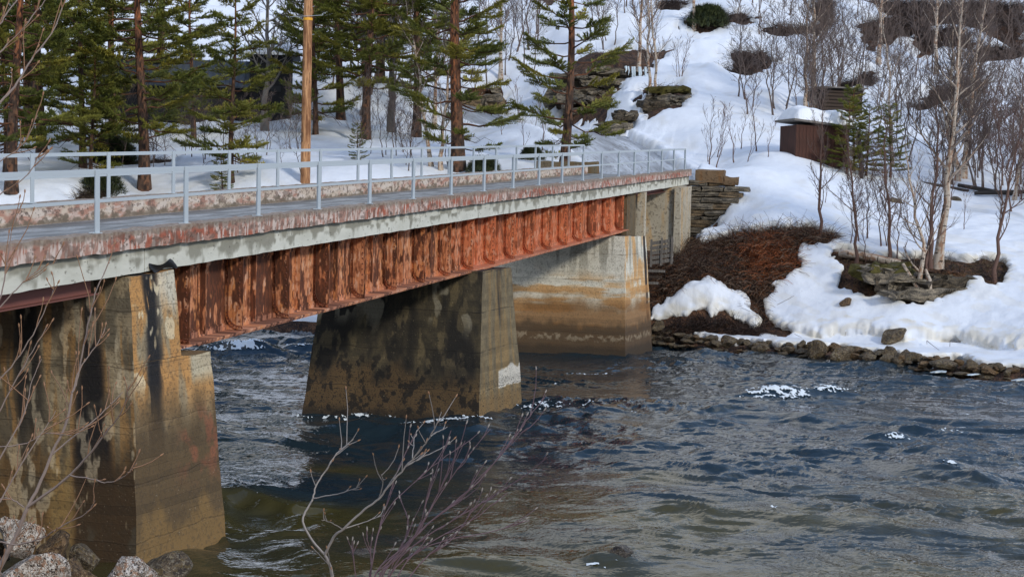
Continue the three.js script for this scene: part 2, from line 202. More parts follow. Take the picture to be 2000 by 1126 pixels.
const W = (() => { // smooth surface through the surveyed points
  const n = CP.length, m = n + 3, A = [];
  for (let i = 0; i < m; i++) A.push(new Float64Array(m + 1));
  for (let i = 0; i < n; i++) { for (let j = 0; j < n; j++) A[i][j] = Math.sqrt((CP[i][0] - CP[j][0]) ** 2 + (CP[i][2] - CP[j][2]) ** 2 + 4) - (i === j ? 0.08 : 0); A[i][n] = A[n][i] = 1; A[i][n + 1] = A[n + 1][i] = CP[i][0]; A[i][n + 2] = A[n + 2][i] = CP[i][2]; A[i][m] = CP[i][1]; }
  for (let k = 0; k < m; k++) { let p = k; for (let i = k + 1; i < m; i++) if (Math.abs(A[i][k]) > Math.abs(A[p][k])) p = i; [A[k], A[p]] = [A[p], A[k]]; for (let i = k + 1; i < m; i++) { const f = A[i][k] / A[k][k]; if (f) for (let j = k; j <= m; j++) A[i][j] -= f * A[k][j]; } }
  const w = new Float64Array(m); for (let k = m - 1; k >= 0; k--) { let s = A[k][m]; for (let j = k + 1; j < m; j++) s -= A[k][j] * w[j]; w[k] = s / A[k][k]; } return w;
})();
function baseH(x, z) { const n = CP.length; let s = W[n] + W[n + 1] * x + W[n + 2] * z; for (let i = 0; i < n; i++) { const a = CP[i][0] - x, b = CP[i][2] - z; s += W[i] * Math.sqrt(a * a + b * b + 4); } return s; }
const ROADC = [[5.3, -70.8], [6.1, -74.2], [6.6, -80], [5.4, -86], [3.0, -92.5], [0.2, -100.5], [-5, -107], [-12, -112], [-20, -116]];
const roadCurve = new THREE.CatmullRomCurve3(ROADC.map(p => new THREE.Vector3(p[0], 0, p[1])));
const ROADP = roadCurve.getSpacedPoints(120).map(p => [p.x, p.z]);
const ROADY = ROADP.map(p => baseH(p[0], p[1]));
function roadAt(x, z) { let b = 1e9, k = 0; for (let i = 0; i < ROADP.length; i++) { const d = (ROADP[i][0] - x) ** 2 + (ROADP[i][1] - z) ** 2; if (d < b) { b = d; k = i; } } return [Math.sqrt(b), ROADY[k]]; }
const BARE = { brush:[[6.11,-64.53],[6.26,-66.02],[6.97,-67.86],[7.99,-70.05],[8.31,-69.27],[8.95,-69.4],[9.85,-69.15],[11.06,-68.12],[12.63,-67.93],[14.09,-67.52],[14.19,-66.99],[13.46,-66.43],[12.43,-66.72],[12.26,-66.23],[12.21,-65.37],[11.03,-64.94],[10.46,-64.42],[10.45,-63.73],[10.62,-62.74],[10.35,-63.01],[10.18,-64.09],[10.07,-64.57],[8.92,-65.11],[8.3,-65.41],[7.02,-64.78],[6.26,-64.57]],
brush2:[[5.93,-63.96],[6.41,-63.88],[7.35,-63.7],[7.98,-63.71],[8.26,-63.35],[8.84,-63.63],[9.63,-62.96],[10.34,-62.94],[10.89,-61.83],[9.92,-62.22],[8.98,-62.77],[7.98,-63.02],[7.52,-62.99],[6.99,-62.93],[6.08,-63.31]],
ledge:[[13.87,-66.01],[13.71,-65.5],[13.92,-64.9],[14.08,-64.54],[13.72,-64.32],[13.71,-63.47],[14.08,-62.9],[14.59,-62.37],[15.48,-61.86],[15.88,-61.29],[16.34,-61.02],[16.76,-61.15],[17.77,-61.52],[18.52,-62.02],[18.82,-62.58],[19.12,-61.96],[19.48,-61.63],[20.14,-62.54],[20.63,-63.7],[20.52,-64.56],[19.93,-64.74],[19.06,-63.96],[18.2,-64.31],[17.48,-64.72],[16.68,-64.67],[15.56,-65.03],[14.75,-65.81]],
h1:[[12.95,-120.95],[13.96,-124.03],[15.5,-125.68],[17.29,-125.1],[19.53,-124.85],[17.74,-122.32],[14.79,-119.6]],
h2:[[13.52,-105.82],[15.42,-108.19],[14.92,-110.45],[16.06,-112.91],[18.13,-114.24],[18.71,-111.93],[17.85,-109.96],[16.7,-107.12],[15.04,-105.35]],
h3:[[18.34,-118.68],[20.77,-123.55],[22.68,-125.09],[25.43,-128.2],[25.27,-125.62],[23.68,-121.52],[20.81,-118.84]],
h4:[[25.09,-130.96],[26.5,-131.56],[25.8,-128.37],[24.69,-127.86]],
h5:[[30.7,-138.26],[46.31,-141.39],[40.52,-123.22],[38.74,-124.76],[37.62,-128.07],[35.14,-128.3],[30.59,-123.43],[27.28,-121.4],[27.81,-125.79],[31.27,-130.86]],
h6:[[35.92,-121.36],[38.41,-122.29],[40.32,-122.6],[38.93,-118.22],[36.94,-118.76],[35.12,-118.53]],
h7:[[26.28,-104.05],[30.69,-110.11],[33.53,-114.97],[36.84,-113.43],[33.99,-111.4],[30.84,-106.76],[26.91,-102.45]],
h8:[[11.88,-129.56],[14.28,-129.95],[12.41,-125.97],[11.55,-125.54]],
h9:[[22.53,-107.8],[25.46,-111.34],[25.43,-109.55],[22.53,-106.05]],
cliff:[[3.47,-108.4],[5.39,-115.93],[7.29,-115.85],[9.52,-114.23],[11.57,-112.79],[9.92,-110.11],[8.54,-106.07],[7.09,-105.28],[6.64,-102.41],[5.67,-99.37],[3.36,-104.45]],
rock1:[[5.01,-95.84],[5.64,-98.74],[7.0,-94.01],[6.24,-90.36],[5.14,-90.43]],
rock2:[[8.14,-101.65],[10.54,-102.21],[11.14,-98.31],[9.94,-95.46],[8.11,-94.0]],
l1:[[-4.11,-105.51],[-3.33,-114.24],[-1.65,-115.47],[-0.66,-112.9],[-2.0,-105.2]],
l2:[[-28.39,-108.02],[-26.18,-111.55],[-18.51,-105.76],[-17.26,-98.72],[-22.74,-101.23],[-23.47,-92.26]],
l3:[[-19.68,-68.47],[-19.58,-69.74],[-18.83,-70.82],[-18.32,-69.79]],
l4:[[1.72,-137.21],[3.05,-135.56],[2.76,-131.97]],
l5:[[32.09,-126.26],[36.46,-126.92],[36.03,-122.45],[31.63,-121.05]],
l6:[[-22.33,-79.48],[-18.02,-81.5],[-17.56,-78.24],[-20.43,-76.34]], };
BARE.under = [[34, -0.9], [40.5, -0.35], [44, -0.5], [50.9, -1.5], [50.9, 6.2], [34, 6.2]].map(([u, v]) => fromBridge(u, v));
const BB = Object.entries(BARE).map(([k, p]) => ({ k, p, x0: Math.min(...p.map(q => q[0])) - 2, x1: Math.max(...p.map(q => q[0])) + 2, z0: Math.min(...p.map(q => q[1])) - 2, z1: Math.max(...p.map(q => q[1])) + 2 }));
function sdPoly(p, x, z) { let d = 1e9, s = 1; for (let i = 0, j = p.length - 1; i < p.length; j = i++) { const ex = p[j][0] - p[i][0], ez = p[j][1] - p[i][1], wx = x - p[i][0], wz = z - p[i][1]; const t = clamp((wx * ex + wz * ez) / (ex * ex + ez * ez)); d = Math.min(d, (wx - ex * t) ** 2 + (wz - ez * t) ** 2); const a = z >= p[i][1], b = z < p[j][1], c = ex * wz > ez * wx; if ((a && b && c) || (!a && !b && !c)) s = -s; } return s * Math.sqrt(d); }
function bareD(x, z) { let d = 5; for (const b of BB) if (x > b.x0 && x < b.x1 && z > b.z0 && z < b.z1) d = Math.min(d, sdPoly(b.p, x, z) * (z < -85 ? 0.7 : 1)); return d; }
const SNOWP ={main:[[10.72,-72.77],[10.18,-71.7],[9.4,-71.09],[8.62,-70.47],[8.3,-69.37],[8.96,-69.51],[9.87,-69.28],[10.45,-68.55],[11.07,-68.19],[11.84,-67.76],[12.65,-68.06],[13.28,-68.24],[14.11,-67.63],[14.19,-66.99],[13.45,-66.36],[12.99,-66.64],[12.44,-66.78],[12.26,-66.23],[12.21,-65.37],[11.03,-64.94],[10.91,-64.7],[10.46,-64.42],[10.45,-63.73],[10.7,-62.7],[11.4,-61.82],[11.95,-61.41],[12.31,-60.97],[13.12,-60.77],[14.16,-60.33],[14.72,-59.73],[15.25,-59.3],[16.12,-59.21],[17.24,-59.0],[17.71,-58.28],[18.76,-56.81],[19.81,-55.76],[30,-56],[30,-80],[9.9,-80]],ledge:[[13.87,-66.01],[13.71,-65.5],[13.92,-64.9],[14.08,-64.54],[13.72,-64.32],[13.71,-63.47],[14.08,-62.9],[14.59,-62.37],[15.48,-61.86],[15.88,-61.29],[16.34,-61.02],[16.76,-61.15],[17.77,-61.52],[18.52,-62.02],[18.82,-62.58],[19.12,-61.96],[19.48,-61.63],[20.14,-62.54],[20.63,-63.7],[20.52,-64.56],[19.93,-64.74],[19.06,-63.96],[18.2,-64.31],[17.48,-64.72],[16.68,-64.67],[15.56,-65.03],[14.75,-65.81]],mound:[[5.76,-64.05],[5.83,-64.51],[6.69,-64.6],[7.02,-64.78],[7.85,-65.05],[8.3,-65.41],[8.92,-65.11],[9.23,-64.96],[10.07,-64.57],[10.18,-64.09],[10.35,-63.01],[9.96,-62.49],[9.64,-63.03],[8.85,-63.68],[8.27,-63.39],[7.98,-63.75],[7.35,-63.73],[6.41,-63.91]],low:[[7.67,-63.11],[7.99,-63.09],[8.58,-62.77],[8.99,-62.87],[9.9,-62.1],[10.28,-62.57],[10.9,-61.63],[11.67,-62.21],[14.25,-60.78],[17.78,-58.98],[20.03,-56.4],[18.77,-52.75],[17.76,-52.89],[16.4,-53.89],[16.78,-56.79],[15.01,-56.29],[14.4,-57.28],[13.24,-57.89],[12.97,-59.89],[12.47,-59.81],[11.63,-59.69],[10.68,-59.87],[9.84,-60.74],[8.36,-62.15],[7.66,-62.93]]};
const DOM = { x0: 5.4, x1: 22.4, z0: -70.4, z1: -51 }; // stretch of bank whose snow is built as thick broken sheets
const inDom = (x, z, m = 0) => x > DOM.x0 + m && x < DOM.x1 - m && z > DOM.z0 + m && z < DOM.z1 - m;
function sheets(x, z) { // distance inside each snow sheet, edges crumbled
  const e = (fbm(x * 2.4, z * 2.4, 3) - 0.5) * 0.3 + (n2(x * 7, z * 7) - 0.5) * 0.12; const main = Math.min(-sdPoly(SNOWP.main, x, z), sdPoly(SNOWP.ledge, x, z)) + e, mound = -sdPoly(SNOWP.mound, x, z) + e, low = -sdPoly(SNOWP.low, x, z) + e * 1.3; return [main, mound, low];
}
function groundInfo(x, z) {
  let s = baseH(x, z); const far = ss(-75, -110, z);
  s += (fbm(x * 0.22, z * 0.22, 3) - 0.5) * (0.5 + 1.6 * far) * ss(0.2, 1.2, s) + (fbm(x * 1.1 + 40, z * 1.1, 3) - 0.5) * 0.16 * ss(0.3, 1, s);
  const [rd, ry] = z < -68 && z > -120 ? roadAt(x, z) : [99, 0];
  const [bu, bv] = toBridge(x, z); if (rd < 7) s += (ry - s) * ss(6.5, 2.6, rd) * ss(50.2, 52.5, bu);
  const nz = (fbm(x * 1.6, z * 1.6, 5) - 0.5) * (1.1 + 1.2 * far) + (n2(x * 5, z * 5) - 0.5) * 0.34;
  if (bu < 51.5 && bu > 38 && bv > -5 && bv < 6) s = Math.min(s, 4.0 + 1.1 * Math.max(0, -bv - 0.1) + 3 * ss(4.4, 6, bv));
  let d = bareD(x, z) + nz * (z > -73 ? 0.42 : 0.6) + (z > -73 ? 0.1 : 0);
  d = Math.min(d, (s - 0.66 + 0.16 * ss(10, 12.5, x) - 0.4 * (fbm(x * 0.9 + 7, z * 0.9, 3) - 0.5)) * 1.6);
  const onRoad = rd < 2.5 + (n2(x * 2, z * 2) - 0.5) * 0.4;
  if (rd < 5) d = Math.max(Math.min(d, (rd - 2.45) * 1.5 + nz * 0.3), -1);
  let th = (0.1 + 0.22 * ss(0, 0.6, d) + 0.3 * ss(3.9, 3.0, rd) * ss(2.4, 2.9, rd));
  if (inDom(x, z)) { const q = sheets(x, z), g = s - 0.3 + (fbm(x * 2.3, z * 2.3, 3) - 0.5) * 0.14, top = s + 0.02 + (fbm(x * 0.9 + 5, z * 0.9, 3) - 0.5) * 0.14, dd = Math.max(q[0], q[1], q[2]); return { g, snow: dd > 0 ? top : g - 0.3, d: dd, s, top, q, hide: inDom(x, z, 0.35) }; }
  const g = s - 0.3 + (fbm(x * 2.3, z * 2.3, 3) - 0.5) * 0.16 * ss(0.4, -0.1, d);
  const crust = z > -73 ? (fbm(x * 0.9 + 5, z * 0.9, 3) - 0.5) * 0.14 : 0;
  const snow = g - 0.12 + (th + 0.12) * ss(-0.02, 0.12, d) + crust * ss(0, 0.3, d) - (onRoad ? 0.06 : 0);
  return { g, snow, d, s, top: snow };
}
const snowY = (x, z) => { const i = groundInfo(x, z); return Math.max(i.g, i.snow); };
{
  const axis = (segs) => { const o = []; for (const [a, b, st] of segs) { const n = Math.max(1, Math.round(Math.abs(b - a) / st)); for (let i = 0; i < n; i++) o.push(a + (b - a) * i / n); } o.push(segs[segs.length - 1][1]); return o; };
  const xs = axis([[-75, -40, 3], [-40, -26, 0.6], [-26, 4, 0.24], [4, 22, 0.1], [22, 27, 0.2], [27, 46, 0.5], [46, 80, 3]]), zs = axis([[-38, -51, 1], [-51, -70, 0.1], [-70, -73, 0.2], [-73, -92, 0.3], [-92, -142, 0.55], [-142, -245, 4]]);
  const nx = xs.length, nz = zs.length, G = new GB(), S = new GB();
  for (let j = 0; j < nz; j++) for (let i = 0; i < nx; i++) {
    const x = xs[i], z = zs[j], q = groundInfo(x, z); G.v(x, q.g, z, x, z);
    const dirt = ss(0.55, 0.75, fbm(x * 0.8 + 20, z * 0.8, 4)) * 0.5 + ss(0.7, 0.05, q.d) * ss(0.35, 0.6, fbm(x * 3, z * 3, 3)) * 0.75;
    S.v(x, q.hide ? q.g - 0.5 : q.snow, z, x, z, mixc([0.93, 0.95, 0.98], [0.74, 0.68, 0.57], Math.min(1, dirt) * 0.7));
  }
  for (let j = 0; j < nz - 1; j++) for (let i = 0; i < nx - 1; i++) { const a = j * nx + i, b = a + 1, c = a + nx, d = c + 1; G.q(a, b, d, c); S.q(a, b, d, c); }
  solo('bank_ground', G.geo(), M.earth, 'brown earth of the far bank showing through the snow', 'ground', null, 'structure');
  solo('snow_cover', S.geo(), M.snow, 'thick white snow lying over the far bank and hillside', 'snow', null, 'structure');
  console.log('terrain', nx, nz);
  const R = new GB(); const n = ROADP.length; let len = 0;
  for (let k = 6; k < n; k++) { // grey icy road curving up from the bridge
    const a = ROADP[Math.max(0, k - 1)], b = ROADP[Math.min(n - 1, k + 1)], L = Math.hypot(b[0] - a[0], b[1] - a[1]), px = -(b[1] - a[1]) / L, pz = (b[0] - a[0]) / L; len += Math.hypot(ROADP[k][0] - ROADP[k - 1][0], ROADP[k][1] - ROADP[k - 1][1]);
    const bu = toBridge(ROADP[k][0], ROADP[k][1])[0]; const y = Math.max(ROADY[k] - 0.12, 0);
    for (let s = 0; s <= 12; s++) { const t = (s / 12 - 0.5) * 5.6; const x = ROADP[k][0] + px * t, z = ROADP[k][1] + pz * t; R.v(x, y + (fbm(t * 1.2, len * 0.15, 3) - 0.5) * 0.12, z, t / 6, len / 14); }
    if (k > 6) for (let s = 0; s < 12; s++) { const o = (k - 6) * 13 + s; R.q(o - 13, o - 12, o + 1, o); }
  }
  solo('road', R.geo(), M.road, 'grey ice covered road climbing left from the bridge end', 'road', null, 'structure');
}

{ // snow sheets by the water: a solid with rounded, undercut and crumbling edges, meshed from its distance field
  const st = 0.07, nx = Math.round((DOM.x1 - DOM.x0) / st), nz = Math.round((DOM.z1 - DOM.z0) / st), y0 = -0.1, ny = 118, F = new Float32Array((nx + 1) * (nz + 1) * (ny + 1)).fill(-1), lo = new Int16Array((nx + 1) * (nz + 1)), hi = new Int16Array((nx + 1) * (nz + 1));
  const ix = (i, j, k) => (k * (nx + 1) + i) * (ny + 1) + j, smin = (a, b, r) => { const h = Math.max(r - Math.abs(a - b), 0) / r; return Math.min(a, b) - h * h * r * 0.25; };
  for (let k = 0; k <= nz; k++) for (let i = 0; i <= nx; i++) {
    const x = DOM.x0 + i * st, z = DOM.z0 + k * st, g = groundInfo(x, z), [m, mo, l] = g.q ?? [1, -1, -1], top = g.top ?? g.snow, c = k * (nx + 1) + i; const shore = ss(-64, -60, z);
    const t1 = top + 0.26 * shore, t2 = Math.max(top - 0.2, 0.5 + 0.1 * n2(x, z)), t3 = top + 0.28 * ss(0, 0.8, mo) - 0.05; const best = Math.max(m, mo, l); if (best < -0.5) { lo[c] = 0; hi[c] = -1; continue; }
    lo[c] = Math.max(0, Math.floor((g.g - 0.25 - y0) / st)); hi[c] = Math.min(ny, Math.ceil((Math.max(t1, t2, t3) + 0.3 - y0) / st));
    for (let j = 0; j <= ny; j++) { const y = y0 + j * st; if (j > hi[c]) break; if (j < lo[c]) { F[ix(i, j, k)] = best - 0.1; continue; } const hr = clamp((y - g.g) / 0.4), cut = 0.16 * (1 - hr) * (1 - hr), n = (n3(x * 4, y * 4, z * 4) - 0.5) * 0.09 + (n3(x * 10, y * 10, z * 10) - 0.5) * 0.045, eg = ss(0.6, 0, best); F[ix(i, j, k)] = Math.max(smin(t1 - y, m - cut, 0.3), smin(t2 - y, l - cut, 0.22), smin(t3 - y, mo - cut, 0.28)) + n * (0.12 + 0.88 * eg); }
  }
  const V = new GB(), id = new Map(), cell = (i, j, k) => (k * nx + i) * ny + j;
  for (let k = 0; k < nz; k++) for (let i = 0; i < nx; i++) { const cs = [k * (nx + 1) + i, k * (nx + 1) + i + 1, (k + 1) * (nx + 1) + i, (k + 1) * (nx + 1) + i + 1]; let a = 999, b = -1; for (const c of cs) if (hi[c] >= 0) { a = Math.min(a, lo[c]); b = Math.max(b, hi[c]); }
    for (let j = Math.max(0, a); j <= Math.min(ny - 1, b); j++) { let sx = 0, sy = 0, sz = 0, n = 0; const f = []; for (let q = 0; q < 8; q++) f.push(F[ix(i + (q & 1), j + ((q >> 1) & 1), k + (q >> 2))]); let any = 0; for (const v of f) any += v > 0 ? 1 : 0; if (!any || any === 8) continue;
      for (const [p, q] of [[0, 1], [2, 3], [4, 5], [6, 7], [0, 2], [1, 3], [4, 6], [5, 7], [0, 4], [1, 5], [2, 6], [3, 7]]) if ((f[p] > 0) !== (f[q] > 0)) { const t = f[p] / (f[p] - f[q]); sx += (p & 1) + ((q & 1) - (p & 1)) * t; sy += ((p >> 1) & 1) + (((q >> 1) & 1) - ((p >> 1) & 1)) * t; sz += (p >> 2) + ((q >> 2) - (p >> 2)) * t; n++; }
      const x = DOM.x0 + (i + sx / n) * st, y = y0 + (j + sy / n) * st, z = DOM.z0 + (k + sz / n) * st; const gq = sheetTint(x, y, z); id.set(cell(i, j, k), V.v(x, y + 0.012, z, x, z, gq)); } }
  for (const [key] of id) { const j = key % ny, r = Math.floor(key / ny), i = r % nx, k = Math.floor(r / nx); const A = (a, b, c) => id.get(cell(a, b, c));
    const e = (p, q, w) => { const f0 = F[ix(i, j, k)] > 0, f1 = F[ix(i + p, j + q, k + w)] > 0; if (f0 === f1) return; let qd; if (p) { if (!j || !k) return; qd = [A(i, j, k), A(i, j - 1, k), A(i, j - 1, k - 1), A(i, j, k - 1)]; } else if (q) { if (!i || !k) return; qd = [A(i, j, k), A(i, j, k - 1), A(i - 1, j, k - 1), A(i - 1, j, k)]; } else { if (!i || !j) return; qd = [A(i, j, k), A(i - 1, j, k), A(i - 1, j - 1, k), A(i, j - 1, k)]; } if (qd.some(v => v === undefined)) return; if (f0) V.q(qd[0], qd[1], qd[2], qd[3]); else V.q(qd[3], qd[2], qd[1], qd[0]); };
    e(1, 0, 0); e(0, 1, 0); e(0, 0, 1); }
  solo('snow_bank', V.geo(), M.snow, 'broken sheets of spring snow with undercut edges above the water', 'snow', null, 'structure'); console.log('snow bank', V.i.length / 3);
}
function sheetTint(x, y, z) { const b = ss(0.52, 0.66, fbm(x * 1.3 + y * 2 + 3, z * 1.3, 4)), q = sheets(x, z), e = ss(0.45, 0.1, Math.max(...q.map(v => v < 0.02 ? -9 : v), -9) < -1 ? 0.1 : Math.min(...q.filter(v => v > 0))); return mixc([0.93, 0.95, 0.98], [0.84, 0.78, 0.66], clamp(b * 0.35 + e * ss(0.32, 0.55, n3(x * 3.2, y * 3.2, z * 3.2)) * 0.7)); }

// ---------------------------------------------------------------- river
const calm = (x, z) => clamp(0.36 + 0.85 * ss(0.3, 0.62, fbm(x * 0.09 + 3, z * 0.13 + 8, 3)) + 0.25 * ss(-36, -48, z) - 0.5 * Math.exp(-(((x + 1.2) / 3.4) ** 2 + ((z + 32) / 5.5) ** 2)), 0.15, 1.25);
function waterH(x, z) { // chop that runs with the stream, which goes from right to left and away
  const a0 = x * 0.958 + z * 0.286, b0 = -x * 0.286 + z * 0.958; const w1 = (fbm(a0 * 0.16 + 5, b0 * 0.2, 3) - 0.5) * 5, w2 = (fbm(a0 * 0.55, b0 * 0.55 + 30, 3) - 0.5) * 2.2, a = a0 + w1 + w2 * 0.6, b = b0 + w2 - w1 * 0.3, k = calm(x, z);
  const m1 = ss(0.3, 0.7, fbm(a0 * 0.11 + 60, b0 * 0.3, 2)), m2 = ss(0.32, 0.66, fbm(a0 * 0.35 + 20, b0 * 0.6 + 9, 2)), m3 = ss(0.3, 0.65, fbm(a0 * 0.5 + 80, b0 * 1.1, 2));
  let h = (fbm(a * 0.3 + 50, b * 0.5, 3) - 0.5) * 0.42 * (0.5 + m1);
  const rd = v => { const q = 1 - Math.abs(2 * v - 1); return q * q - 0.4; };
  h += rd(n2(a * 0.42, b * 1.05)) * 0.15 * k * m1 + rd(n2(a * 0.8 + 9, b * 2.3)) * 0.095 * k * m2 + rd(n2(a * 1.5 + 3, b * 4.6)) * 0.05 * (0.25 + k) * m3 + (n2(a * 2.8, b * 8.4) - 0.5) * 0.036 * (0.35 + 0.65 * m2) + (n2(a * 5, b * 16) - 0.5) * 0.014;
  for (const [fx, fz, rx, rz, am] of BREAK) { const e = ((x - fx) / rx) ** 2 + ((z - fz) / rz) ** 2; if (e < 5) h += am * Math.exp(-e); }
  return h;
}
const BREAK = [[-9.6, -54.9, 1.3, 0.5, 0.42], [-7.6, -56.9, 1.3, 0.4, 0.3], [8.2, -47.3, 1.1, 0.45, 0.34], [9.9, -47.7, 0.9, 0.4, 0.26], [9.8, -39.2, 0.7, 0.4, 0.2], [11.7, -40.7, 0.9, 0.35, 0.22], [1.8, -25.6, 0.5, 0.4, 0.16], [0.9, -43.4, 1.0, 0.7, 0.2], [-1.9, -40.0, 0.6, 0.3, 0.1], [10.0, -35.0, 0.5, 0.3, 0.15], [-0.2, -41.2, 0.7, 0.5, 0.12]];
{
  const T = tex(512, 512, (i, j) => { const a = tileNoise(i, j, 512, 512, 24, 36, 4), b = tileNoise(i, j, 512, 512, 60, 90, 2); return [128, 128, 128, 0.6 * a + 0.4 * b]; }, true);
  M.water = new THREE.MeshPhysicalMaterial({ roughness: 0.035, ior: 1.333, vertexColors: true, side: THREE.DoubleSide, bumpMap: T.bump, bumpScale: 0.014 }); T.bump.repeat.set(0.28, 0.28);
  const g = new GB(), rows = []; // finer toward the viewer
  let z = -20; const zs = []; while (z > -72) { zs.push(z); z -= 0.055 + 0.055 * ss(-24, -60, z); } zs.push(-72);
  const xs = []; for (let x = -16; x <= 19.0001; x += 0.085) xs.push(x);
  const X = [-70, -45, -30, -22, ...xs, 24, 32, 45, 70];
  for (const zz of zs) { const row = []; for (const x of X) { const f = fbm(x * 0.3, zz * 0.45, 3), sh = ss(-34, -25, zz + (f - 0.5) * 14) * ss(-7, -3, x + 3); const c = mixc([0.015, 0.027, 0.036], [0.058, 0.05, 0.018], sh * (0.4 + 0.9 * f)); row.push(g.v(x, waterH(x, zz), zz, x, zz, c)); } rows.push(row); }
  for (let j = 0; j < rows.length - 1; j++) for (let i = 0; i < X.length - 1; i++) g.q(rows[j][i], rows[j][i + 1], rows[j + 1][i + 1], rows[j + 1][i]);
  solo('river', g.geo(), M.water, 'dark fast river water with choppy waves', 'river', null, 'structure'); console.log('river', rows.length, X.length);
  // foam on the breaking crests: lumpy white water, built where the waves break
  const F = new GB(); const st = 0.035;
  const spots = [[-9.6, -54.65, 1.1, 0.3, 0.28], [-7.6, -56.75, 1.0, 0.24, 0.36], [8.2, -47.05, 1.25, 0.5, 0.28], [9.9, -47.5, 0.9, 0.35, 0.34], [9.8, -38.95, 0.6, 0.3, 0.42], [11.8, -40.45, 0.9, 0.28, 0.42], [-1.7, -40.35, 1.3, 0.2, 0.26], [-4.2, -41.2, 1.6, 0.24, 0.34], [0.9, -43.0, 1.0, 0.6, 0.38], [2.7, -52.9, 0.9, 0.2, 0.3], [1.8, -25.35, 0.6, 0.3, 0.48], [1.4, -48.9, 0.35, 0.2, 0.4], [3.5, -42.5, 0.35, 0.2, 0.44], [10, -34.7, 0.35, 0.22, 0.44], [-7.4, -50.3, 0.3, 0.2, 0.4], [-6.5, -57.5, 0.9, 0.2, 0.4], [13.3, -44.5, 0.5, 0.2, 0.46], [5.2, -29.8, 0.5, 0.2, 0.5]];
  { const r = rng(44); for (let zz = -27; zz > -60; zz -= 0.3) for (let x = -11; x < 18; x += 0.3) { const h = waterH(x, zz); if (h > 0.27 && h > waterH(x + 0.3, zz) && h > waterH(x - 0.3, zz) && h > waterH(x, zz + 0.2) && r() < 0.35) spots.push([x, zz + 0.1, 0.25 + 0.35 * r(), 0.1 + 0.14 * r(), 0.3 + 0.1 * r()]); } console.log('foam spots', spots.length); }
  for (const [fx, fz, rx, rz, thr] of spots) {
    const nx = Math.ceil(rx * 2 / st), nz = Math.ceil(rz * 2 / st), id = {};
    for (let j = 0; j <= nz; j++) for (let i = 0; i <= nx; i++) { const x = fx - rx + i * st, zz = fz - rz + j * st, e = Math.hypot((x - fx) / rx, (zz - fz) / rz); const m = 0.62 * fbm(x * 4.2, zz * 9 + 11, 4) + 0.38 * n2(x * 17, zz * 30) + (1 - e) * 0.26 - thr - 0.1; if (e < 1 && m > 0.2) id[j * 4096 + i] = F.v(x, waterH(x, zz) + 0.008 + Math.min(0.05, (m - 0.2) * 0.3) * (0.2 + n2(x * 24, zz * 24)), zz); }
    for (let j = 0; j < nz; j++) for (let i = 0; i < nx; i++) { const a = id[j * 4096 + i], b = id[j * 4096 + i + 1], c = id[(j + 1) * 4096 + i + 1], d = id[(j + 1) * 4096 + i]; if (a !== undefined && b !== undefined && c !== undefined) F.t(a, b, c); if (a !== undefined && c !== undefined && d !== undefined) F.t(a, c, d); }
  }
  solo('river_foam', F.geo(), mat({ roughness: 0.9, color: lin(0.68, 0.74, 0.78) }), 'white foam on breaking waves around the rocks and pier', 'foam', null, 'stuff');
}

// ---------------------------------------------------------------- near bank
const nearY = (x, z) => { const d = -z; let y = d < 8 ? 4.5 - 0.1 * d : 3.7 - (d - 8) * 0.25; y -= ss(-6, -2, x) * ss(14, 22, d) * 1.1; y += ss(-7, -14, x) * ss(10, 16, d) * 0.5; return y + (fbm(x * 0.6, z * 0.6, 4) - 0.5) * 0.3; };
{
  const g = new GB(), nx = 100, nz = 80; for (let j = 0; j <= nz; j++) for (let i = 0; i <= nx; i++) { const x = -34 + i * 0.6, z = 8 - j * 0.42; g.v(x, Math.min(nearY(x, z), 4.6), z, x, z); }
  for (let j = 0; j < nz; j++) for (let i = 0; i < nx; i++) { const a = j * (nx + 1) + i; g.q(a, a + 1, a + nx + 2, a + nx + 1); }
  solo('near_bank', g.geo(), M.earth, 'brown stony earth of the near bank below the viewer', 'ground', null, 'structure');
}

// ---------------------------------------------------------------- bridge: local frame x = u along, y = height, z = -v
function shear(g, u0 = 0) { const p = g.attributes.position; for (let i = 0; i < p.count; i++) p.setY(i, p.getY(i) + BY + GRADE * (p.getX(i) + u0)); g.computeVertexNormals(); return g; }
function box(u0, u1, r0, r1, v0, v1, su = 1, sr = 1, sv = 1) { const g = new THREE.BoxGeometry(u1 - u0, r1 - r0, v1 - v0, su, sr, sv); g.translate((u0 + u1) / 2, (r0 + r1) / 2, -(v0 + v1) / 2); return g; }
function bridgeThing(name, label, category, group, at = [0, 0, 0]) { const [x, z] = fromBridge(at[0], at[2]); const t = thing(name, label, category, [x, at[1], z], BROT, group); t.userData.base = undefined; delete t.userData.base; t.at = at; return t; }
const put = (g, t) => { g.translate(-t.at[0], -t.at[1], t.at[2]); return g; };

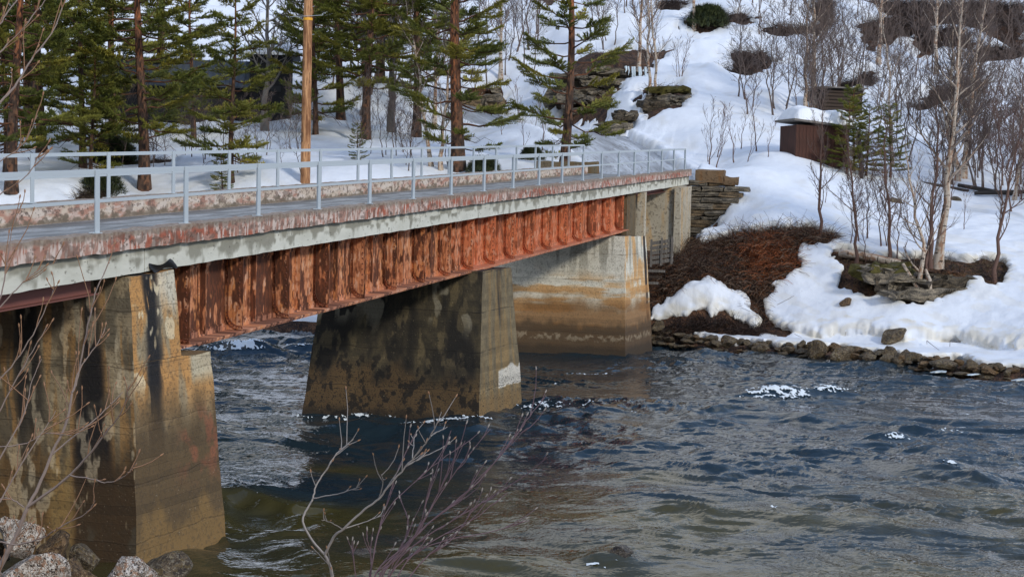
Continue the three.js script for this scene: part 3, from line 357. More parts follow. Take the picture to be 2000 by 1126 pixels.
const bridge = bridgeThing('road_bridge', 'old road bridge with rust streaked steel girders and flaking red kerbs', 'bridge', null, [0, 0, 0]);
{
  const U0 = -9, U1 = 50.5;
  const kUV = (side) => (g) => uvFrom(g, (x, y, z, a, b, c) => { const rel = y - BY - GRADE * x, v = -z; const dOut = side ? v - 4.75 + 0.0 : v; return [x / 22 + side * 0.37, (Math.abs(b) > 0.7 ? 0.35 - dOut : 0.35 + (side ? 0.13 : 0) - rel) / 0.75]; });
  // road surface
  part('deck', boxUV(shear(box(U0, U1, -0.5, -0.285, 0.3, 4.9, 60, 1, 8))), M.deck, bridge);
  // slab edge beam in cast lengths, near side and far side
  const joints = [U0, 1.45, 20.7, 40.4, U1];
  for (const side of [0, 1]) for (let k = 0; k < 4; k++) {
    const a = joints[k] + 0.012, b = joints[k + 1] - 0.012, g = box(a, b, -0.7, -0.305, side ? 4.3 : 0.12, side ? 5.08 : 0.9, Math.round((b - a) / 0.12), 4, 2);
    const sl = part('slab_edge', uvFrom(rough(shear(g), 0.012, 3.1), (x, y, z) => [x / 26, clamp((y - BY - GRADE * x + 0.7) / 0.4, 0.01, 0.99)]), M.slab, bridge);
    if (!side) sl.userData.label = 'pale grey concrete edge beam with drip stains, darker towards the top';
  }
  part('deck_soffit', boxUV(shear(box(U0, U1, -0.68, -0.52, 0.9, 4.3, 40, 1, 2))), M.conc, bridge);
  // kerbs in lengths
  for (const side of [0, 1]) { const js = side ? [U0, -0.8, 7.2, 15.4, 23.6, 31.9, 40.1, 49.6] : [U0, 1.72, 9.9, 18.1, 26.4, 34.6, 42.7, U1];
    for (let k = 0; k < js.length - 1; k++) { const a = js[k] + 0.008, b = js[k + 1] - 0.008, up = side ? 0.13 : 0; const g = box(a, b, -0.3, up, side ? 4.75 : 0, side ? 5.2 : 0.36, Math.round((b - a) / 0.1), 5, 5); part('kerb', kUV(side)(rough(shear(g), 0.017, 5.3, side * 9)), side ? M.kerbFar : M.kerb, bridge); } }
  // railings
  const L = (w, d, h, t) => mergeGeometries([new THREE.BoxGeometry(w, h, t), new THREE.BoxGeometry(t, h, d).translate(w / 2 - t / 2, 0, -d / 2)]);
  for (const side of [0, 1]) {
    const v = side ? 4.86 : 0.1, up = side ? 0.13 : 0, n0 = side ? -5 : -3, n1 = side ? 15 : 18, off = side ? 8.12 : 0; const r0 = off + n0 * 2.7378, r1 = off + n1 * 2.7378;
    const top = shear(mergeGeometries([box(r0 - 0.05, r1 + 0.05, 0.895, 0.955, v - 0.006, v + 0.006, 40), box(r0 - 0.05, r1 + 0.05, 0.955, 0.967, v - 0.006, v + 0.075, 40)]));
    const rail = part('railing', top.translate(0, up, 0), M.steelRail, bridge); rail.userData.label = side ? 'pale grey railing on the far kerb' : 'pale grey railing along the near kerb';
    part('mid_rail', shear(mergeGeometries([box(r0, r1, 0.465 + up, 0.5 + up, v - 0.006, v + 0.006, 40), box(r0, r1, 0.5 + up, 0.51 + up, v - 0.006, v + 0.055, 40)])), M.steelRail, rail);
    const pg = L(0.115, 0.08, 0.96, 0.014), plate = new THREE.BoxGeometry(0.17, 0.016, 0.13);
    for (let n = n0; n <= n1; n++) { const u = off + n * 2.7378; const p = part('post', pg, M.steelRail, rail); p.position.set(u, BY + GRADE * u + up + 0.48, -(v - 0.02)); p.rotation.z = 0.008 * Math.sin(n * 2.3); const bp = part('base_plate', plate, M.steelRail, rail); bp.position.set(u, BY + GRADE * u + up + 0.012, -(v + 0.01)); }
  }
  // plate girders
  const gUV = g => uvFrom(g, (x, y, z, a, b, c) => { const rel = y - BY - GRADE * x; return [(x + (-z) * 1.3 * Math.abs(a) + 0.4) / 40, clamp((rel + 2.16) / 1.6, 0.01, 0.99)]; });
  const bracket = new THREE.Shape(); { const w = 0.36, h = 1.36; bracket.moveTo(0, 0); bracket.lineTo(w, 0); bracket.lineTo(w, h); bracket.lineTo(0, h); }
  for (const side of [0, 1]) {
    const sv = x => side ? 5.2 - x : x, rg = (a, b, r0, r1, v0, v1, s = 1, t = 1) => box(a, b, r0, r1, Math.min(sv(v0), sv(v1)), Math.max(sv(v0), sv(v1)), s, t, 1);
    const G0 = 2.5, G1 = 38.1;
    const web = part('girder', gUV(shear(rg(G0, G1, -2.09, -0.7, 0.6, 0.625, 90, 4))), M.girder, bridge); web.userData.label = side ? 'steel plate girder on the far side' : 'rusting orange steel plate girder with riveted brackets';
    part('bottom_flange', gUV(shear(mergeGeometries([rg(G0, G1, -2.13, -2.095, 0.22, 0.98, 90), rg(G0, G1, -2.095, -1.96, 0.575, 0.6, 90), rg(G0 + 1, G1 - 1, -2.16, -2.13, 0.24, 0.96, 60)]))), M.girder, web);
    part('top_flange', gUV(shear(mergeGeometries([rg(G0, G1, -0.85, -0.72, 0.575, 0.6, 60), rg(G0, G1, -0.72, -0.7, 0.36, 0.9, 60)]))), M.girder, web);
    if (side) continue;
    const riv = []; const R0 = new THREE.ConeGeometry(0.02, 0.016, 6); // rivet heads
    const addR = (u, r, v, axis) => { const g = R0.clone(); if (axis === 'u') g.rotateZ(Math.PI / 2); else if (axis === 'v') g.rotateX(Math.PI / 2); g.translate(u, r, -v); riv.push(g); };
    const st = [3.2, 5.2, 7.2, 9.15, 11.15, 13.1, 15.05, 16.95, 18.85, 20.8, 22.75, 24.75, 26.8, 28.8, 30.8, 32.85, 35.1, 37.3];
    st.forEach((u, k) => {
      const g = box(u, u + 0.014, -2.09, -0.72, 0.25, 0.6, 1, 8, 4); part('bracket', gUV(shear(g)), M.girder, web);
      // curved angle iron that runs down beside the web and bends out along the flange
      const A = new GB(), pts = []; for (let q = 0; q <= 6; q++) pts.push([0.565, -0.75 - q * 0.17]); for (let q = 1; q <= 7; q++) { const an = q / 7 * Math.PI / 2; pts.push([0.565 - 0.26 * (1 - Math.cos(an)), -1.77 - 0.27 * Math.sin(an)]); } pts.push([0.25, -2.045]);
      let pv = null; for (let q = 0; q < pts.length; q++) { const a = pts[Math.max(0, q - 1)], b = pts[Math.min(pts.length - 1, q + 1)]; const l = Math.hypot(b[0] - a[0], b[1] - a[1]), nx = (b[1] - a[1]) / l, ny = -(b[0] - a[0]) / l; const w = 0.035; const i = [[-0.03, -w], [-0.03, w], [-0.002, w], [-0.03, -w]].map(([du, s]) => A.v(u + du, pts[q][1] - ny * s, -(pts[q][0] - nx * s))); const o = A.v(u - 0.055, pts[q][1] + ny * w, -(pts[q][0] + nx * w)); if (pv) { A.q(pv[0][0], pv[0][1], i[1], i[0]); A.q(pv[0][1], pv[0][2], i[2], i[1]); A.q(pv[1], pv[0][0], i[0], o); } pv = [i, o]; if (q % 1 === 0) addR(u - 0.036, pts[q][1], pts[q][0], 'u'); }
      part('curved_angle', gUV(shear(A.geo())), M.girder, web);
      part('stiffener', gUV(shear(mergeGeometries([box(u + 0.98, u + 0.994, -2.05, -0.74, 0.47, 0.6, 1, 6), box(u + 0.9, u + 0.98, -2.05, -0.74, 0.585, 0.6, 1, 6)]))), M.girder, web);
      for (let q = 0; q < 8; q++) addR(u + 0.94, -0.9 - q * 0.15, 0.58, 'v');
      for (let q = 0; q < 10; q++) { addR(u + 0.1 + q * 0.2, -2.02, 0.57, 'v'); addR(u - 0.01, -0.85 - q * 0.12, 0.32, 'u'); }
    });
    const rv = part('rivets', shear(mergeGeometries(riv)), M.rivet, web); rv.userData.kind = 'stuff';
    part('cover_strip', gUV(shear(box(19.72, 20.02, -2.06, -0.74, 0.56, 0.598, 1, 6))), M.girder, web);
  }
  // shallow beams of the short spans at both ends
  for (const [a, b, v0] of [[-8.6, 0.42, 0.32], [-8.6, 0.42, 4.5], [40.6, 46.4, 0.4], [40.6, 46.4, 4.4]]) { const h = a < 0 ? 0.25 : 0.2; part('end_span_beam', boxUV(shear(mergeGeometries([box(a, b, -0.7 - h, -0.7, v0 + 0.13, v0 + 0.15, 20), box(a, b, -0.72 - h, -0.7 - h, v0, v0 + 0.3, 20)]))), M.beamPaint, bridge); }
  // black rubber sheet hanging out of the joint by the near pier
  const s = new THREE.PlaneGeometry(0.75, 0.14, 16, 4); { const p = s.attributes.position; for (let i = 0; i < p.count; i++) { const x = p.getX(i), y = p.getY(i); p.setXYZ(i, x, y + 0.1 * (x + 0.3) * 0.6 + 0.03 * Math.sin(x * 11), 0.05 * Math.sin(x * 7 + y * 20)); } } s.translate(1.95, -0.66, -0.06);
  part('joint_seal', shear(s), M.black, bridge).userData.label = 'torn black rubber strip hanging from the joint';
}

// ---------------------------------------------------------------- concrete piers
function pierBody(A0, A1, seed = 0) { // A0, A1: corners [u, y, v] at the foot and at the top, in order near-right, far-right, far-left, near-left
  const g = new GB(); const st = 0.22;
  const face = (p, q, r, s, u0, u1) => { // p,q foot; s,r top
    const D = (a, b) => Math.hypot(a[0] - b[0], a[1] - b[1], a[2] - b[2]); const nx = Math.max(2, Math.ceil(D(p, q) / st)), ny = Math.max(2, Math.ceil(D(p, s) / st)), id = [];
    for (let j = 0; j <= ny; j++) for (let i = 0; i <= nx; i++) { const a = i / nx, b = j / ny; const P = [0, 1, 2].map(k => (p[k] * (1 - a) + q[k] * a) * (1 - b) + (s[k] * (1 - a) + r[k] * a) * b); const am = 0.018; const o = f => (n3(P[0] * 2.2 + f + seed, P[1] * 2.2, P[2] * 2.2) - 0.5) * 2 * am + (n3(P[0] * 9 + f, P[1] * 9, P[2] * 9) - 0.5) * 0.012; id.push(g.v(P[0] + o(0), P[1] + o(20), -(P[2] + o(40)), u0 + (u1 - u0) * a, b)); }
    for (let j = 0; j < ny; j++) for (let i = 0; i < nx; i++) { const k = j * (nx + 1) + i; g.q(id[k], id[k + 1], id[k + nx + 2], id[k + nx + 1]); }
  };
  const [a, b, c, d] = A0, [A, B, C, D] = A1;
  face(a, d, D, A, 0.003, 0.597); face(a, b, B, A, 0.603, 0.897); face(b, c, C, B, 0.91, 0.99); face(c, d, D, C, 0.91, 0.99); face(A, B, C, D, 0.91, 0.99);
  return g.geo();
}
function pierMat(wB, wN, y0, y1, stain) { // broad face left, nose face middle, plain strip right
  const t = tex(1024, 512, (i, j) => { const U = i / 1024, y = y0 + (y1 - y0) * j / 512; return U < 0.6 ? stain('b', U / 0.6 * wB, y) : U < 0.9 ? stain('n', (U - 0.6) / 0.3 * wN, y) : stain('p', (U - 0.9) * 20, y); }, true);
  return mat({ roughness: 0.92 }, t, 0.012);
}
const lift = (y, k) => Math.abs(((y * 1 + 100) / k) % 1 - 0.5) > 0.5 - 0.012 / k ? 1 : 0; // lines between the casting lifts
function grit(s, y) { return [fbm(s * 6, y * 6, 4), fbm(s * 26, y * 26, 2), n2(s * 45, y * 45)]; }
function boards(c, s, y) { const k = Math.floor(y / 0.145 + 50), q = Math.abs((y / 0.145 + 50) % 1 - 0.5); const t = (h2(k, 3) - 0.5) * 0.13, l = q > 0.455 ? ss(0.3, 0.6, n2(s * 1.7 + k * 9, k)) : 0; for (let i = 0; i < 3; i++) c[i] *= 1 + t - 0.08 * l; c.bd = l; } // marks of the casting boards
function stainNear(f, s, y) {
  const [a, b, n] = grit(s + (f === 'n' ? 30 : 0), y), w = (fbm(s * 3 + 7, y * 1.2, 4) - 0.5), str = fbm(s * 9, y * 0.5 + 3, 4), low = ss(2.4, 1.2, y + w * 1.4);
  let c = mixc([126, 110, 84], [176, 160, 130], a);
  if (f === 'b') {
    c = mixc(c, [88, 78, 62], ss(0.34, 0.56, fbm(s * 2.6 + 55, y * 0.9, 4)) * 0.8);
    c = mixc(c, [166, 122, 70], ss(0.46, 0.62, str) * 0.7); c = mixc(c, [92, 66, 34], low * 0.85);
    const band = (lo, hi, e = 0.09) => ss(lo - e, lo + e, s + w * 0.22) * ss(hi + e, hi - e, s + w * 0.22);
    const bl = band(0.62 - 0.07 * (4.2 - y), 0.9 + 0.1 * (4.2 - y)) * ss(1.0, 2.2, y + w); c = mixc(c, [22, 19, 20], bl * 0.96);
    c = mixc(c, [30, 28, 26], band(1.72, 2.16) * ss(1.3, 2.6, y + w) * 0.9); c = mixc(c, [30, 28, 26], band(2.7, 4.6) * 0.75);
    c = mixc(c, [52, 38, 22], band(-0.1, 1.15, 0.06) * ss(2.0, 1.5, y + w * 0.5) * 0.72); c = mixc(c, [178, 148, 92], band(1.2, 1.6) * ss(2.6, 1.2, y) * 0.55);
    c = mixc(c, [78, 72, 60], ss(0.5, 0.62, fbm(s * 2.2 + 40, y * 1.6, 4)) * 0.6);
    c = mixc(c, [206, 190, 160], ss(0.6, 0.66, fbm(s * 4 + 90, y * 1.3, 4)) * 0.6);
  } else {
    c = mixc(c, [194, 138, 76], ss(0.34, 0.58, fbm(s * 4 + 20, y * 1.1, 4)) * ss(1.9, 2.9, y) * 0.8);
    c = mixc(c, [206, 200, 182], ss(3.9, 4.6, y + w) * ss(0.75, 0.95, s) * 0.8);
    const cx = 0.62 + 0.02 * (4.8 - y) + w * 0.2; c = mixc(c, [20, 20, 24], ss(0.26 + 0.12 * str, 0.1, Math.abs(s - cx)) * ss(1.5, 2.3, y + w * 0.8) * ss(0.3, 0.42, fbm(s * 7, y * 2.2, 3)) * 0.95);
    c = mixc(c, [222, 206, 172], ss(0.62, 0.68, fbm(s * 3.5 + 66, y * 2.4, 3)) * ss(2.6, 3, y) * 0.8);
    c = mixc(c, [84, 66, 42], ss(3.0, 1.9, y + w * 1.2) * 0.88); c = mixc(c, [138, 84, 60], ss(0.4, 0.62, fbm(s * 3.4 + 12, y * 3, 4)) * ss(1.3, 1.9, s + w) * ss(0.9, 1.5, y) * ss(2.6, 2.0, y) * 0.75);
    c = mixc(c, [152, 118, 66], ss(0.9, 0.4, y + w) * 0.5); c = mixc(c, [188, 180, 156], ss(1.75, 1.95, s) * ss(2.7, 3, y) * 0.85);
  }
  c = mixc(c, [64, 54, 42], ss(0.72, 0.95, n) * 0.22 + ss(0.6, 0.72, b) * 0.3); c = mixc(c, [214, 200, 176], ss(0.93, 0.97, n) * 0.5 * low);
  const ln = lift(y + (fbm(s * 1.5, 4, 3) - 0.5) * 0.12, 0.93); c = mixc(c, [58, 48, 38], ln * 0.24 * ss(0.35, 0.6, fbm(s * 2.5, y, 2))); boards(c, s, y); c[3] = 0.35 * a + 0.5 * b + 0.2 * n - ln * 0.5 - (c.bd ?? 0) * 0.25; return c;
}
function stainMid(f, s, y) {
  const [a, b, n] = grit(s + 60, y), w = fbm(s * 2.4 + 17, y * 0.9, 4) - 0.5, str = fbm(s * 7 + 5, y * 0.45, 4), low = ss(1.5, 0.9, y + w);
  let c = mixc([50, 45, 35], [94, 82, 58], a);
  if (f === 'n') { c = mixc([88, 78, 58], [136, 120, 90], a); c = mixc(c, [36, 34, 32], ss(0.3, 0.1, Math.abs(s - 1.75 + w * 0.5)) * ss(2.0, 3.0, y + w) * 0.8); c = mixc(c, [150, 116, 66], ss(0.5, 0.65, str) * 0.45); c = mixc(c, [206, 202, 192], ss(1.5, 1.6, s + w * 0.6) * ss(0.75, 0.8, y + w * 0.16) * ss(1.22, 1.15, y + w * 0.3 - 0.1) * 0.85); c = mixc(c, [120, 92, 54], ss(0.8, 0.4, y) * 0.5); }
  else {
    c = mixc(c, [24, 22, 20], ss(0.34, 0.6, fbm(s * 1.6 + 3, y * 0.55, 5) + 0.06 * ss(1.6, 3, s)) * 0.8); c = mixc(c, [138, 120, 84], ss(0.58, 0.68, fbm(s * 3.4 + 8, y * 1.5, 4)) * 0.45 * ss(1, 1.6, y)); c = mixc(c, [150, 142, 122], ss(0.58, 0.64, fbm(s * 2.2 + 31, y * 1.1 + 4, 4)) * ss(2.2, 3, y + w) * 0.75);
    c = mixc(c, [96, 74, 46], low * 0.8); c = mixc(c, [16, 14, 13], ss(0.55, 0.66, fbm(s * 6 + 77, y * 4.6, 5)) * ss(2.0, 1.3, y) * 0.7); c = mixc(c, [26, 22, 18], ss(0.3, 0.05, y + w * 0.3) * 0.6);
  }
  c = mixc(c, [22, 18, 14], ss(0.68, 0.8, n) * 0.5 * (0.4 + low)); c = mixc(c, [190, 172, 134], ss(0.92, 0.97, n) * 0.6); const ln = lift(y + (fbm(s * 1.5, 9, 3) - 0.5) * 0.1, 1.05); c = mixc(c, [26, 22, 18], ln * 0.45 * ss(0.35, 0.6, fbm(s * 2.5, y, 2))); boards(c, s, y); c[3] = 0.35 * a + 0.5 * b + 0.25 * n - ln * 0.5 - (c.bd ?? 0) * 0.25; return c;
}
function stainFar(f, s, y) {
  const [a, b, n] = grit(s + 90, y), w = fbm(s * 1.6 + 37, y * 1.1, 4) - 0.5, str = fbm(s * 6 + 5, y * 0.4, 4), hor = fbm(s * 0.7, y * 4, 4);
  let c = mixc([204, 198, 180], [230, 224, 208], a); c = mixc(c, [150, 146, 132], ss(0.5, 0.64, str) * ss(2.8, 3.8, y) * 0.7);
  if (f === 'n') c = mixc(c, [200, 148, 88], ss(0.34, 0.6, fbm(s * 3, y * 1.2 + 7, 4)) * ss(2, 2.8, y) * 0.8);
  if (f === 'n') c = mixc(c, [24, 22, 24], ss(0.25, 0.1, Math.abs(s - 3.35 + w * 0.2)) * ss(0.8, 1.3, y) * 0.92);
  c = mixc(c, [196, 140, 78], ss(0.36, 0.56, hor + 0.1 * w) * ss(3.3, 2.4, y + w * 0.8) * 0.75); c = mixc(c, [126, 86, 46], ss(2.5, 1.6, y + w * 0.8) * 0.8);
  c = mixc(c, [70, 56, 40], ss(1.35, 1.0, y + w * 0.7) * 0.8); c = mixc(c, [150, 136, 114], ss(0.16, 0.04, Math.abs(y - 0.72 + w * 0.12 + (b - 0.5) * 0.2)) * ss(0.4, 0.6, a) * 0.7); c = mixc(c, [44, 36, 27], ss(0.5, 0.25, y + w * 0.3) * 0.6);
  c = mixc(c, [80, 68, 52], ss(0.72, 0.95, n) * 0.2 + ss(0.6, 0.72, b) * 0.25); const ln = lift(y + (fbm(s, 9, 3) - 0.5) * 0.06, 0.98); c = mixc(c, [90, 76, 60], ln * 0.4 * ss(0.35, 0.6, fbm(s * 2.5, y, 2))); boards(c, s, y); c[3] = 0.35 * a + 0.5 * b + 0.2 * n - ln * 0.5 - (c.bd ?? 0) * 0.25; return c;
}
{
  const t = bridgeThing('bridge_pier', 'stained concrete pier nearest the viewer, black and rust streaked', 'pier', 'concrete piers of the bridge', [2.2, 0, 2.4]);
  part('shaft', put(pierBody([[0.93, -0.8, -0.1], [3.6, -0.8, -0.34], [3.6, -0.8, 5.5], [0.93, -0.8, 5.3]], [[0.92, 3.28, 0], [3.22, 3.28, -0.15], [3.22, 3.28, 5.2], [0.92, 3.28, 5.2]], 3), t), pierMat(5.3, 2.6, -0.8, 3.28, stainNear), t);
  part('back_wall', put(pierBody([[0.92, 3.284, 0], [2.4, 3.284, -0.04], [2.4, 3.284, 5.2], [0.92, 3.284, 5.2]], [[0.9, 4.66, 0.06], [2.3, 4.72, 0.06], [2.3, 4.72, 5.1], [0.9, 4.66, 5.1]], 3), t), pierMat(5.3, 1.5, 3.284, 4.7, stainNear), t);
  const m = bridgeThing('bridge_pier', 'dark wet-stained concrete pier standing in mid river', 'pier', 'concrete piers of the bridge', [19.8, 0, 2.3]);
  part('shaft', put(pierBody([[17.97, -0.8, -0.27], [21.36, -0.8, -0.58], [21.5, -0.8, 5.1], [18, -0.8, 4.95]], [[18.68, 4.0, -0.06], [21.15, 4.0, -0.12], [21.15, 4.0, 4.5], [18.68, 4.0, 4.5]], 11), m), pierMat(5.1, 3.2, -0.8, 4.0, stainMid), m);
  part('bearing', put(new THREE.BoxGeometry(0.5, 0.04, 0.6).translate(19.9, 4.0, -0.6), m), M.rivet, m);
  const f = bridgeThing('bridge_pier', 'pale concrete pier with an ochre tide mark by the far bank', 'pier', 'concrete piers of the bridge', [37.5, 0, 2.3]);
  part('shaft', put(pierBody([[35.35, -0.8, -0.4], [39.15, -0.8, -0.7], [39.3, -0.8, 5.4], [35.4, -0.8, 5.4]], [[36.0, 4.58, -0.1], [39.85, 4.5, -0.12], [39.85, 4.5, 5.2], [36.0, 4.58, 5.2]], 17), f), pierMat(5.8, 3.8, -0.8, 4.58, stainFar), f);
  part('back_wall', put(boxUV(shearBox(38.3, 39.9, 4.5, -0.715, 0.34, 4.9)), f), M.darkConc, f).userData.label = 'dark wall set back above the girder seat';  // back wall in a darker concrete tone than the shaft
  part('edge_post', put(boxUV(shearBox(40.02, 40.34, 0.7, -0.72, 0.0, 0.3)), f), M.conc, f);
  const ab = bridgeThing('bridge_abutment', 'pale concrete end wall under the far end of the deck', 'abutment', null, [47.6, 2, 2.4]);
  part('wall', put(boxUV(shearBox(46.4, 49.2, 2, -0.72, -0.02, 5.2)), ab), M.conc, ab);
  part('corner_post', put(boxUV(shearBox(46.2, 48.9, 2.2, -0.73, -0.3, -0.03)), ab), M.conc, ab);
  const nb = bridgeThing('bridge_abutment', 'concrete end wall carrying the near end of the deck', 'abutment', null, [-8, 1, 2.4]);
  part('wall', put(boxUV(shearBox(-9.4, -7.4, 1.2, -0.96, 0, 5.2)), nb), M.conc, nb);
}
function shearBox(u0, u1, yFoot, relTop, v0, v1) { const g = new THREE.BoxGeometry(u1 - u0, 1, v1 - v0, 6, 12, 6); const p = g.attributes.position; for (let i = 0; i < p.count; i++) { const u = p.getX(i) + (u0 + u1) / 2, t = p.getY(i) + 0.5; p.setXYZ(i, u, yFoot + (BY + GRADE * u + relTop - yFoot) * t, p.getZ(i) - (v0 + v1) / 2); } return rough(g, 0.012, 2.7); }

// ---------------------------------------------------------------- dry stone wing wall, stone by stone
function block(w, h, d, r, seed, seg = 3) { const g = new THREE.BoxGeometry(w, h, d, seg, 2, 2); const p = g.attributes.position; for (let i = 0; i < p.count; i++) { const x = p.getX(i), y = p.getY(i), z = p.getZ(i); const k = 1 - 0.10 * ((Math.abs(x) / w * 2) ** 4 * (Math.abs(y) / h * 2) ** 2); p.setXYZ(i, x * k + (n3(x * 5 + seed, y * 9, z * 5) - 0.5) * r, y * k + (n3(x * 5, y * 9 + seed, z * 5) - 0.5) * r * 0.7, z + (n3(x * 5, y * 9, z * 5 + seed) - 0.5) * r * 1.4); } const q = mergeVertices(boxUV(g.toNonIndexed())); q.computeVertexNormals(); return g.toNonIndexed ? flat(g) : g; }
function flat(g) { const q = boxUV((g.computeVertexNormals(), g.toNonIndexed())); q.computeVertexNormals(); return q; }
{
  const r = rng(5); const w = bridgeThing('stone_wall', 'dry stone wing wall of flat slate blocks beside the bridge end', 'wall', null, [50.6, 3.4, -1]);
  part('core', put(new THREE.BoxGeometry(0.5, 3.2, 2.2).translate(51.6, 4.95, 0.95), w), M.black, w);
  let y = 3.3; while (y < 6.75) { const h = 0.16 + r() * 0.2; let v = 0.1 + r() * 0.2; const end = -2.05 + 0.3 * r() + Math.max(0, y - 6.1) * 0.7; while (v > end) { const l = 0.4 + r() * 0.9; const m = part('stone', block(0.4 + 0.14 * r(), h - 0.022, l - 0.03, 0.13, r() * 90), r() < 0.7 ? M.slate : M.slateBrown, w); m.geometry.translate(0, 0, 0); m.position.set(51.15 - w.at[0] + r() * 0.1, y + h / 2 - w.at[1], -(v - l / 2) + w.at[2]); v -= l; } y += h; }
  const cap = part('cap_block', rough(boxUV(new THREE.BoxGeometry(0.7, 0.6, 1.35, 8, 8, 16)), 0.07, 2.3), M.capConc, w); cap.position.set(51.3 - w.at[0], 7.08 - w.at[1], 0.75 + w.at[2]); cap.userData.label = 'rust stained broken concrete block on top';
  const c2 = part('cap_block', rough(boxUV(new THREE.BoxGeometry(0.6, 0.4, 0.6, 6, 6, 7)), 0.08, 3, 5), M.capConc, w); c2.position.set(51.3 - w.at[0], 6.9 - w.at[1], 1.75 + w.at[2]);
  // low dark parapet at the far kerb end
  const q = bridgeThing('parapet_wall', 'low dark concrete wall at the left end of the bridge', 'wall', null, [51, 6.8, 6]);
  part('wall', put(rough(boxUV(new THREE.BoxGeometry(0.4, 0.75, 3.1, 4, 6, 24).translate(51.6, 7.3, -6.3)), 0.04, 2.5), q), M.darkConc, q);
  // timber panel and planks wedged under the end span
  const tp = bridgeThing('timber_panel', 'weathered grey slatted timber panel leaning under the deck end', 'panel', null, [43.2, 3.2, -0.1]);
  for (let k = 0; k < 5; k++) { const s = part('slat', flat(new THREE.BoxGeometry(0.03, 0.15, 1.0, 1, 1, 3)), M.greyWood, tp); s.position.set(-0.02, 0.12 + k * 0.205 + 0.05, 0.02); s.rotation.x = -0.17; }
  for (const z of [-0.42, 0.02, 0.46]) { const s = part('upright', flat(new THREE.BoxGeometry(0.05, 1.16, 0.08)), M.greyWood, tp); s.position.set(-0.06, 0.58 + z * 0.17, z); }
  for (let k = 0; k < 3; k++) { const p = bridgeThing('plank', ['grey plank lying below the slatted timber panel', 'short brown plank below the grey plank', 'lowest plank of those under the timber panel'][k], 'plank', 'planks under the bridge end', [42.8 - k * 0.25, 2.98 - k * 0.24, 0.05 + k * 0.05]); part('board', flat(new THREE.BoxGeometry(0.12, 0.1, 0.8 - k * 0.08, 1, 1, 3)), k === 1 ? M.brownBoard : M.greyWood, p); }
}

// ---------------------------------------------------------------- stones
function stoneGeo(seed, sx, sy, sz, lump = 0.3, det = 3) { const g = new THREE.IcosahedronGeometry(1, det); const p = g.attributes.position, r = rng(seed); const cuts = []; for (let k = 0; k < 11; k++) { const v = new THREE.Vector3(r() - 0.5, r() - 0.5, r() - 0.5).normalize(); cuts.push([v, (lump > 0.34 ? 0.42 : 0.6) + r() * 0.3]); } const q = new THREE.Vector3(); for (let i = 0; i < p.count; i++) { q.set(p.getX(i), p.getY(i), p.getZ(i)); for (const [v, d] of cuts) { const e = q.dot(v) - d; if (e > 0) q.addScaledVector(v, -e * 0.97); } const k = 1 + (n3(q.x * 1.6 + seed, q.y * 1.6, q.z * 1.6) - 0.5) * lump + (n3(q.x * 5, q.y * 5 + seed, q.z * 5) - 0.5) * lump * 0.35; p.setXYZ(i, q.x * k * sx, q.y * k * sy, q.z * k * sz); } g.computeVertexNormals(); return boxUV(g); }
const stoneG = []; for (let k = 0; k < 9; k++) stoneG.push(stoneGeo(100 + k * 7, 1, 0.5 + 0.14 * (k % 3), 0.75 + 0.1 * (k % 2), k % 4 === 3 ? 0.3 : 0.36));
function stone(k, x, y, z, s, turn, m, label, group, tilt = 0, sy = 1) { const t = part(numbered('bank_stone'), stoneG[k % 9], m, scene); meta(t, label, 'stone', group); t.position.set(x, y, z); t.rotation.set(tilt, turn, tilt * 0.6); t.scale.set(s, s * sy, s); return t; }
